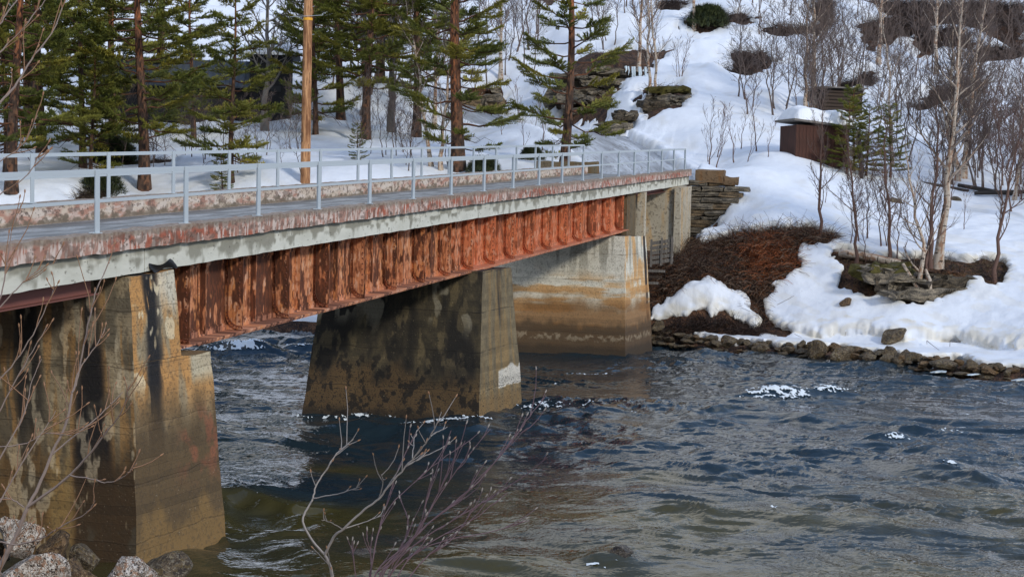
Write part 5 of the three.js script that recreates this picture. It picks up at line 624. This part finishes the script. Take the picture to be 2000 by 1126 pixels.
  ev(0, -18.9, -70.6, 1.2, 'dark juniper bush behind the left kerb', 'juniper_bush', 'juniper', 'juniper bushes'); ev(0, -1.5, -74.6, 0.95, 'juniper bush at the foot of the orange pine', 'juniper_bush', 'juniper', 'juniper bushes'); ev(0, 14.9, -121, 1.9, 'spreading green juniper on the upper slope', 'juniper_bush', 'juniper', 'juniper bushes'); ev(0, 0.9, -82, 0.8, 'small evergreen left of the roadside pine', 'juniper_bush', 'juniper', 'juniper bushes'); ev(1, -7.8, -76.5, 0.5, 'tiny spruce in the snow behind the railing', 'spruce_tree', 'spruce', 'tiny spruces'); ev(1, -13.6, -71.5, 0.55, 'tiny spruce below the young pine', 'spruce_tree', 'spruce', 'tiny spruces');
  ev(0, -20.5, -78.5, 1.5, 'broad juniper under the left pines', 'juniper_bush', 'juniper', 'juniper bushes');
  // brush: dead brown stems lying over the bare patches
  const br = (keys, n, len, label, name, cols) => { const g = new GB(); for (const k of keys) { const p = BARE[k], x0 = Math.min(...p.map(q => q[0])), x1 = Math.max(...p.map(q => q[0])), z0 = Math.min(...p.map(q => q[1])), z1 = Math.max(...p.map(q => q[1])); let c = 0; for (let a = 0; a < n * 6 && c < n; a++) { const x = x0 + r() * (x1 - x0), z = z0 + r() * (z1 - z0); if (sdPoly(p, x, z) > -0.04) continue; c++; const y = groundInfo(x, z).g; let d = unit([(r() - 0.5) * 1.6, 0.15 + 0.75 * r(), (r() - 0.2) * 1.4]), q = [x, y - 0.02, z]; const L = len * (0.5 + r()), pts = [q]; for (let s = 0; s < 3; s++) { q = add3(q, d, L / 3); pts.push(q); d = unit([d[0] + (r() - 0.5) * 0.5, d[1] - 0.38, d[2] + (r() - 0.5) * 0.4]); } g.tube(pts, t => 0.011 * (1 - 0.6 * t) * (1 + 0.5 * r()) * Math.sqrt(len), 3, k === 'brush' && Math.hypot(x - 10.9, z + 66.4) < 0.6 + r() && r() < 0.75 ? [0.3 + 0.1 * r(), 0.105, 0.03] : cols[Math.floor(r() * cols.length)]); } } return solo(name, g.geo(), M.brush, label, 'brush', null, 'stuff'); };
  br(['brush'], 5600, 0.85, 'tangled heap of brown dead stems on the bank by the abutment', 'dead_brush', [[0.1, 0.045, 0.024], [0.06, 0.032, 0.02], [0.22, 0.085, 0.028], [0.19, 0.12, 0.075], [0.04, 0.024, 0.017], [0.26, 0.18, 0.12]]);
  br(['brush2'], 1300, 0.5, 'dead brown stems under the overhanging snow near the pier', 'dead_brush', [[0.05, 0.024, 0.015], [0.08, 0.045, 0.028], [0.03, 0.018, 0.013]]);
  br(['ledge'], 900, 0.5, 'brown grass and stems growing on the rock ledge', 'dead_brush', [[0.09, 0.06, 0.025], [0.05, 0.03, 0.02], [0.13, 0.085, 0.03]]);
  br(['h1', 'h2', 'h3', 'h4', 'h6', 'h7', 'h8', 'h9', 'l5'], 1100, 0.9, 'dark brown heath shrubs on the bare patches of the hillside', 'heath_shrubs', [[0.05, 0.03, 0.022], [0.08, 0.05, 0.035], [0.04, 0.025, 0.02]]);
  br(['h5'], 5200, 1.2, 'wide dark brown heath at the upper right of the hillside', 'heath_shrubs', [[0.05, 0.03, 0.022], [0.085, 0.055, 0.04], [0.035, 0.022, 0.018]]);
  br(['cliff', 'rock1', 'rock2', 'l1', 'l2', 'l3', 'l6'], 320, 0.6, 'brown grass and twigs on the rocks and bare spots', 'dry_grass', [[0.1, 0.07, 0.035], [0.06, 0.035, 0.024]]);
}

function snowCap(w, d, h, seed) { const g = new GB(), nx = 26, nz = 18; for (let j = 0; j <= nz; j++) for (let i = 0; i <= nx; i++) { const a = i / nx * 2 - 1, b = j / nz * 2 - 1, e = Math.pow(Math.max(0, 1 - Math.pow(Math.abs(a), 7)), 0.5) * Math.pow(Math.max(0, 1 - Math.pow(Math.abs(b), 7)), 0.5); const k = 1 + 0.03 * (n2(a * 5 + seed, b * 5) - 0.5) * 2; g.v(a * w / 2 * k, e * h * (0.75 + 0.5 * fbm(a * 2 + seed, b * 2, 3)) - 0.02, b * d / 2 * k, a * w / 2, b * d / 2); } for (let j = 0; j < nz; j++) for (let i = 0; i < nx; i++) { const k = j * (nx + 1) + i; g.q(k, k + 1, k + nx + 2, k + nx + 1); } return g.geo(); }
// ---------------------------------------------------------------- pole, buildings, fence, log
{
  const y0 = snowY(-9.85, -72.5) - 0.3; const t = thing('utility_pole', 'orange brown wooden power pole behind the railing', 'utility pole', [-9.85, y0, -72.5]);
  const g = new GB(); g.tube([[0, 0, 0], [0.01, 4, 0], [0.03, 8, 0], [0.04, 13, 0]], [0.235, 0.225, 0.21, 0.19], 16); part('pole', g.geo(), M.pole, t);
  part('marker_band', new THREE.CylinderGeometry(0.222, 0.222, 0.12, 16, 1, true).translate(0.03, 14.02 - y0, 0), M.yellow, t);
  const w = new GB(); w.tube([[-0.8, 14.1 - y0, 0.05], [0, 14.14 - y0, 0.24], [0.75, 14.22 - y0, 0.05]], [0.012, 0.012, 0.012], 5); part('step_bolt', w.geo(), M.steelRail, t);
  for (const h of [14.6, 13.3]) { const s = new GB(); s.tube([[0.19, h - y0, 0], [0.34, h - y0 + 0.03, 0]], [0.012, 0.012], 5); part('step_bolt', s.geo(), M.steelRail, t); }
}
function planks(parent, n, w, h, d, mtl, place) { const g = flat(new THREE.BoxGeometry(w - 0.008, h, d)); for (let k = 0; k < n; k++) { const p = part('plank', g, mtl, parent); place(p, k); } }
{ // barn: tall block with a white fascia, lower wing with a metal roof
  const y = snowY(-15, -93.5); const b = thing('barn', 'black board barn with metal roofed wing behind the pines', 'barn', [-15, y - 0.3, -94.2], 0.12);
  part('wall', new THREE.BoxGeometry(2.5, 4.4, 4).translate(0, 2.2, -2), M.blackBoard, b); planks(b, 13, 0.19, 4.4, 0.03, M.blackBoard, (p, k) => p.position.set(-1.14 + k * 0.19, 2.2, 0.02 + (k % 2) * 0.012));
  const rf = part('roof', new THREE.BoxGeometry(3.3, 0.1, 4.8).translate(0.1, 4.5, -1.9), M.roofMetal, b); part('fascia', new THREE.BoxGeometry(3.3, 0.16, 0.05).translate(0.1, 4.5, 0.53), M.white, rf);
  part('roof_snow', snowCap(3.2, 4.6, 0.6, 3).translate(0.1, 4.56, -1.9), M.snowPlain, rf);
  part('window', new THREE.BoxGeometry(0.6, 0.35, 0.06).translate(0.35, 2.4, 0.04), M.black, b);
  part('wing_wall', new THREE.BoxGeometry(9.5, 2.2, 4).translate(-6, 1.4, -2.4), M.blackBoard, b);
  const wr = part('wing_roof', new THREE.BoxGeometry(10.6, 0.08, 3.6).rotateX(0.52).translate(-6, 3.3, -1.2), M.roofMetal, b); for (let k = 0; k < 28; k++) part('roof_rib', new THREE.BoxGeometry(0.05, 0.05, 3.6).translate(0, 0.06, 0).rotateX(0.52).translate(-11.1 + k * 0.38, 3.3, -1.2), M.roofMetal, wr);
}
{
  const y = snowY(15.2, -78.6); const s = thing('shed', 'red brown board shed with thick snow on its roof', 'shed', [15.75, y - 0.2, -79.1], 0.2);
  part('wall', new THREE.BoxGeometry(2.86, 2.1, 2.2).translate(0, 1.05, -1.1), M.redBoard, s); planks(s, 15, 0.19, 2.1, 0.03, M.redBoard, (p, k) => p.position.set(-1.34 + k * 0.19, 1.05, 0.02 + (k % 2) * 0.014));
  const rf = part('roof', new THREE.BoxGeometry(3.3, 0.1, 2.8).rotateZ(-0.1).translate(0, 2.2, -1.1), M.greyWood, s); part('roof_snow', snowCap(3.25, 2.75, 0.72, 9).rotateZ(-0.1).translate(0.05, 2.26, -1.1), M.snowPlain, rf);
  const y2 = snowY(20.5, -96); const u = thing('shed', 'dark brown log shed higher up behind the snowy roofed one', 'shed', [20.5, y2 - 0.2, -97], 0.3);
  part('wall', new THREE.BoxGeometry(2.6, 2.0, 2.2).translate(0, 1.0, -1.1), M.brownBoard, u); for (let k = 0; k < 9; k++) { const g = new THREE.CylinderGeometry(0.11, 0.11, 2.75, 9).rotateZ(Math.PI / 2); const p = part('log', g, M.brownBoard, u); p.position.set(0, 0.12 + k * 0.22, 0.02); }
  part('roof', new THREE.BoxGeometry(3.1, 0.08, 2.9).translate(0, 2.1, -1.0), M.greyWood, u);
  const post = thing('leaning_post', 'grey leaning wooden post in front of the spruces', 'post', [17.7, snowY(17.7, -78.3) - 0.3, -78.3]); const pg = new GB(); pg.tube([[0, 0, 0], [-0.12, 1.3, 0.02], [-0.26, 2.75, 0]], [0.11, 0.1, 0.08], 7); part('post', pg.geo(), M.darkWood, post);
  const logs = [[[22.9, 7.0, -79.4], [25.2, 6.55, -77.8], 'dark rail log of the broken fence, upper one'], [[23.4, 6.6, -78.2], [26.6, 6.75, -76.9], 'dark rail log of the broken fence, lower one'], [[20.9, 7.15, -81.0], [23.3, 6.7, -78.9], 'dark log sloping down toward the tall birches']];
  for (const [a, b, l] of logs) { const g = new GB(); g.tube([a, add3(a.map(v => v / 2), b, 0.5), b], [0.1, 0.12, 0.09], 7); solo('fence_log', g.geo(), M.darkWood, l, 'log', 'fence logs'); }
  const ya = snowY(14.1, -65.4), yb = snowY(16.2, -64.5); const fg = new GB(); fg.tube([[13.95, ya + 0.28, -65.5], [15, (ya + yb) / 2 + 0.2, -65.0], [16.3, yb + 0.02, -64.4]], [0.19, 0.18, 0.15], 10); solo('fallen_log', fg.geo(), M.birch, 'fallen birch log half buried behind the mossy rock', 'log');
  // crooked white foot of the leaning birch
  const yk = snowY(16.6, -62); const kg = new GB(); kg.tube([[15.85, yk + 1.2, -62.3], [16.1, yk + 0.7, -62.0], [16.35, yk + 0.2, -61.6], [16.55, yk - 0.05, -61.35], [16.75, yk + 0.1, -61.4], [16.8, yk + 0.6, -61.7], [16.7, yk + 1.0, -62]], [0.07, 0.08, 0.09, 0.1, 0.1, 0.085, 0.06], 8); solo('birch_root', kg.geo(), M.birch, 'crooked white birch foot hanging over the rock ledge', 'root');
}
{ // sticks left on the deck and snow
  const r = rng(61); for (let k = 0; k < 9; k++) { const u = 1 + r() * 11, v = 0.8 + r() * 3.2, [x, z] = fromBridge(u, v), y = BY + GRADE * u - 0.325; const a = r() * 6.3, L = 0.5 + r(), g = new GB(); g.tube([[0, 0, 0], [Math.cos(a) * L * 0.5, 0.03, Math.sin(a) * L * 0.5], [Math.cos(a + 0.2) * L, 0.0, Math.sin(a + 0.2) * L]], [0.012, 0.01, 0.005], 4); const m = solo('stick', g.geo(), M.twig, 'thin dark stick lying on the bridge deck', 'stick', 'sticks on the deck'); m.position.set(x, y, z); }
  for (let k = 0; k < 26; k++) { const x = 11 + r() * 10, z = -57.5 - r() * 12; const q = groundInfo(x, z); if (q.d < 0.3) continue; const a = r() * 6.3, L = 0.3 + r() * 0.9, g = new GB(); const h = (dx, dz) => snowY(x + dx, z + dz) + 0.015; g.tube([[x, h(0, 0), z], [x + Math.cos(a) * L / 2, h(Math.cos(a) * L / 2, Math.sin(a) * L / 2), z + Math.sin(a) * L / 2], [x + Math.cos(a) * L, h(Math.cos(a) * L, Math.sin(a) * L), z + Math.sin(a) * L]], [0.012, 0.01, 0.006], 4); solo('stick', g.geo(), M.twig, 'thin dark stick lying on the snow of the bank', 'stick', 'sticks on the snow'); }
}

// ---------------------------------------------------------------- twigs close to the viewer
const FA = [[0.02,0.016,[[-0.989,3.762,-8.6],[-0.992,3.933,-8.6],[-1.028,4.032,-8.6]]],[0.014,0.004,[[-1.028,4.032,-8.6],[-1.109,4.108,-8.633],[-1.167,4.203,-8.667],[-1.155,4.258,-8.7],[-1.119,4.326,-8.733],[-1.109,4.391,-8.767],[-1.053,4.482,-8.8],[-1.007,4.561,-8.833],[-0.958,4.607,-8.867],[-0.908,4.645,-8.9]]],[0.008,0.003,[[-1.111,4.339,-8.67],[-0.974,4.385,-8.57],[-0.872,4.433,-8.47],[-0.817,4.471,-8.37]]],[0.015,0.004,[[-1.028,4.032,-8.6],[-0.974,4.151,-8.544],[-0.916,4.206,-8.489],[-0.804,4.321,-8.433],[-0.709,4.406,-8.378],[-0.639,4.506,-8.322],[-0.547,4.617,-8.267],[-0.468,4.718,-8.211],[-0.419,4.795,-8.156],[-0.361,4.931,-8.1]]],[0.007,0.003,[[-0.549,4.611,-8.3],[-0.441,4.647,-8.45],[-0.328,4.685,-8.6]]],[0.005,0.003,[[-0.419,4.796,-8.15],[-0.34,4.816,-8.35]]],[0.007,0.003,[[-0.918,4.203,-8.5],[-0.812,4.214,-8.65],[-0.714,4.225,-8.8]]],[0.006,0.003,[[-0.516,4.663,-8.2],[-0.521,4.722,-8.35],[-0.517,4.769,-8.5]]],[0.006,0.003,[[-0.918,4.203,-8.5],[-0.972,4.275,-8.35],[-1.002,4.318,-8.2]]],[0.006,0.003,[[-0.711,4.402,-8.4],[-0.682,4.515,-8.3],[-0.683,4.576,-8.2]]]];
const FB = [[0.009,0.003,[[-0.727,3.861,-8.2],[-0.707,4.03,-8.2],[-0.497,4.239,-8.2],[-0.348,4.536,-8.2],[-0.236,4.764,-8.2]]],[0.01,0.003,[[-0.713,3.861,-8.2],[-0.68,4.02,-8.267],[-0.467,4.25,-8.333],[-0.217,4.452,-8.4],[0.015,4.726,-8.467],[0.101,4.838,-8.533],[0.2,4.961,-8.6]]],[0.009,0.003,[[-0.699,3.862,-8.2],[-0.655,4.052,-8.14],[-0.436,4.315,-8.08],[-0.234,4.51,-8.02],[-0.041,4.731,-7.96],[0.095,4.892,-7.9]]],[0.009,0.003,[[-0.691,3.889,-8.1],[-0.559,4.168,-8.0],[-0.386,4.328,-7.9],[-0.109,4.524,-7.8],[0.062,4.658,-7.7],[0.194,4.788,-7.6]]],[0.008,0.003,[[-0.677,3.889,-8.1],[-0.588,4.087,-8.15],[-0.353,4.214,-8.2],[-0.111,4.256,-8.25],[0.122,4.321,-8.3]]],[0.008,0.003,[[-0.764,3.833,-8.3],[-0.743,4.014,-8.375],[-0.713,4.219,-8.45],[-0.624,4.52,-8.525],[-0.532,4.733,-8.6]]],[0.008,0.003,[[-0.707,4.03,-8.2],[-0.501,4.224,-8.267],[-0.423,4.489,-8.333],[-0.322,4.789,-8.4]]],[0.008,0.003,[[-0.688,4.03,-8.2],[-0.533,4.187,-8.167],[-0.326,4.549,-8.133],[-0.101,4.849,-8.1]]],[0.007,0.003,[[-0.747,4.004,-8.3],[-0.673,4.315,-8.433],[-0.485,4.504,-8.567],[-0.271,4.661,-8.7]]],[0.007,0.003,[[-0.623,3.974,-8.1],[-0.492,4.163,-8.133],[-0.167,4.357,-8.167],[-0.004,4.487,-8.2]]],[0.007,0.003,[[-0.588,3.946,-8.0],[-0.431,4.162,-8.025],[-0.298,4.255,-8.05],[-0.166,4.432,-8.075],[-0.086,4.483,-8.1]]],[0.006,0.003,[[-0.806,3.861,-8.3],[-0.838,4.087,-8.3],[-0.844,4.144,-8.3]]],[0.006,0.003,[[-0.745,3.862,-8.3],[-0.743,4.118,-8.3],[-0.767,4.203,-8.3]]],[0.006,0.003,[[-0.654,3.975,-8.2],[-0.595,4.137,-8.233],[-0.544,4.243,-8.267],[-0.547,4.332,-8.3]]]];
const FC = [[0.034,0.018,[[-2.615,3.983,-7.6],[-2.538,4.181,-7.6],[-2.459,4.333,-7.6],[-2.405,4.479,-7.6]]],[0.017,0.004,[[-2.405,4.479,-7.6],[-2.354,4.592,-7.64],[-2.304,4.739,-7.68],[-2.244,4.898,-7.72],[-2.227,5.04,-7.76],[-2.221,5.077,-7.8],[-2.206,5.194,-7.84],[-2.171,5.42,-7.88],[-2.145,5.566,-7.92],[-2.127,5.631,-7.96],[-2.104,5.694,-8.0]]],[0.015,0.003,[[-2.405,4.479,-7.6],[-2.167,4.662,-7.52],[-2.047,4.786,-7.44],[-1.939,4.916,-7.36],[-1.85,5.024,-7.28],[-1.796,5.156,-7.2]]],[0.008,0.003,[[-2.133,4.685,-7.4],[-2.015,4.687,-7.325],[-1.909,4.683,-7.25],[-1.805,4.734,-7.175],[-1.736,4.809,-7.1]]],[0.01,0.003,[[-2.31,4.736,-7.7],[-2.202,4.832,-7.8],[-2.082,4.95,-7.9],[-2.028,5.018,-8.0]]],[0.01,0.003,[[-2.487,4.492,-7.3],[-2.455,4.565,-7.35],[-2.342,4.779,-7.4],[-2.278,4.895,-7.45],[-2.233,4.985,-7.5]]],[0.007,0.003,[[-2.556,4.805,-7.5],[-2.522,4.793,-7.55],[-2.406,4.805,-7.6],[-2.339,4.845,-7.65],[-2.21,4.829,-7.7]]],[0.008,0.004,[[-2.418,4.482,-7.6],[-2.495,4.524,-7.6],[-2.577,4.512,-7.6]]],[0.009,0.003,[[-2.556,4.333,-7.5],[-2.397,4.332,-7.44],[-2.248,4.387,-7.38],[-2.144,4.455,-7.32],[-2.014,4.533,-7.26],[-1.956,4.606,-7.2]]],[0.013,0.005,[[-2.501,6.398,-7.2],[-2.439,6.477,-7.3],[-2.396,6.571,-7.4],[-2.349,6.708,-7.5],[-2.285,6.84,-7.6],[-2.229,7.061,-7.7]]],[0.009,0.004,[[-2.453,6.779,-7.2],[-2.428,6.845,-7.267],[-2.399,6.928,-7.333],[-2.362,7.007,-7.4]]],[0.01,0.004,[[-2.521,6.676,-7.4],[-2.495,6.729,-7.467],[-2.387,6.875,-7.533],[-2.301,7.021,-7.6]]],[0.008,0.003,[[-2.487,6.162,-7.3],[-2.461,6.2,-7.367],[-2.372,6.289,-7.433],[-2.324,6.431,-7.5]]],[0.008,0.003,[[-2.487,6.004,-7.3],[-2.461,6.046,-7.367],[-2.355,6.135,-7.433],[-2.314,6.248,-7.5]]],[0.008,0.003,[[-2.556,5.084,-7.5],[-2.438,5.223,-7.525],[-2.345,5.388,-7.55],[-2.277,5.552,-7.575],[-2.272,5.589,-7.6]]],[0.008,0.003,[[-2.556,4.882,-7.5],[-2.466,5.082,-7.533],[-2.375,5.258,-7.567],[-2.31,5.384,-7.6]]],[0.009,0.003,[[-2.555,5.388,-7.5],[-2.518,5.585,-7.575],[-2.517,5.734,-7.65],[-2.516,5.885,-7.725],[-2.502,5.988,-7.8]]],[0.007,0.003,[[-2.472,5.497,-7.4],[-2.384,5.609,-7.433],[-2.32,5.671,-7.467],[-2.23,5.721,-7.5]]],[0.008,0.003,[[-2.182,5.062,-7.6],[-2.162,5.175,-7.667],[-2.091,5.299,-7.733],[-2.07,5.371,-7.8]]],[0.009,0.003,[[-2.521,4.672,-7.4],[-2.426,4.867,-7.45],[-2.379,4.987,-7.5],[-2.37,5.107,-7.55],[-2.335,5.23,-7.6]]]];

function twigBush(name, label, lines, m, seed, density, spread) {
  const r = rng(seed), p0 = lines[0][2][0], t = thing(name, label, 'bush', [p0[0], p0[1], p0[2]]); t.position.y = nearY(p0[0], p0[2]) - 0.05; const off = [p0[0], t.position.y, p0[2]]; const S = new GB(), B = new GB(), K = new GB();
  const sm = p => { const c = new THREE.CatmullRomCurve3(p.map(q => new THREE.Vector3(q[0] - off[0], q[1] - off[1], q[2] - off[2]))); return c.getPoints(Math.max(8, p.length * 4)).map(v => [v.x + (r() - 0.5) * 0.006, v.y + (r() - 0.5) * 0.006, v.z]); };
  lines.forEach(([r0, r1, p], li) => { let q = sm(p); if (li === 0 || p[0][1] < p0[1] + 0.15) q = [[q[0][0] * 0.9, -0.05, q[0][2]], ...q]; S.tube(q, x => (r0 + (r1 - r0) * x) * 0.54, 6);
    const n = Math.round(density * q.length); for (let k = 0; k < n; k++) { const i = Math.floor((0.25 + 0.75 * r()) * (q.length - 2)) + 1; const d0 = unit(add3(q[Math.min(q.length - 1, i + 1)], q[i], -1)); let d = unit([d0[0] + (r() - 0.5) * spread, d0[1] + (r() - 0.35) * spread, d0[2] + (r() - 0.5) * spread]); const L = 0.05 + 0.26 * r() * r() * (r0 > 0.008 ? 1.4 : 0.8); const tw = [q[i]]; for (let s = 0; s < 3; s++) { tw.push(add3(tw[tw.length - 1], d, L / 3)); d = unit([d[0] + (r() - 0.5) * 0.4, d[1] + 0.12, d[2] + (r() - 0.5) * 0.4]); } B.tube(tw, x => 0.0032 * (1 - 0.5 * x), 4); const e = tw[3]; K.tube([e, add3(e, d, 0.012), add3(e, d, 0.022)], [0.003, 0.0048, 0.001], 5); } });
  part('stems', S.geo(), m[0], t); part('twigs', B.geo(), m[1], t).userData.kind = 'stuff'; part('buds', K.geo(), m[2] ?? m[1], t).userData.kind = 'stuff';
}
twigBush('alder_bush', 'grey forked bare bush at the bottom edge in front of the water', FA, [M.greyTwig, M.greyTwig, M.tanTwig], 71, 0.22, 1.5);
twigBush('willow_bush', 'bush of long purple red stems fanning right over the water', FB, [M.purpleTwig, M.purpleTwig, M.greyTwig], 72, 0.36, 0.7);
twigBush('alder_bush', 'bare bush with grey stems reaching up the left edge', FC, [M.brownTwig, M.tanTwig, M.tanTwig], 73, 0.34, 1.4);

renderer.render(scene, camera);
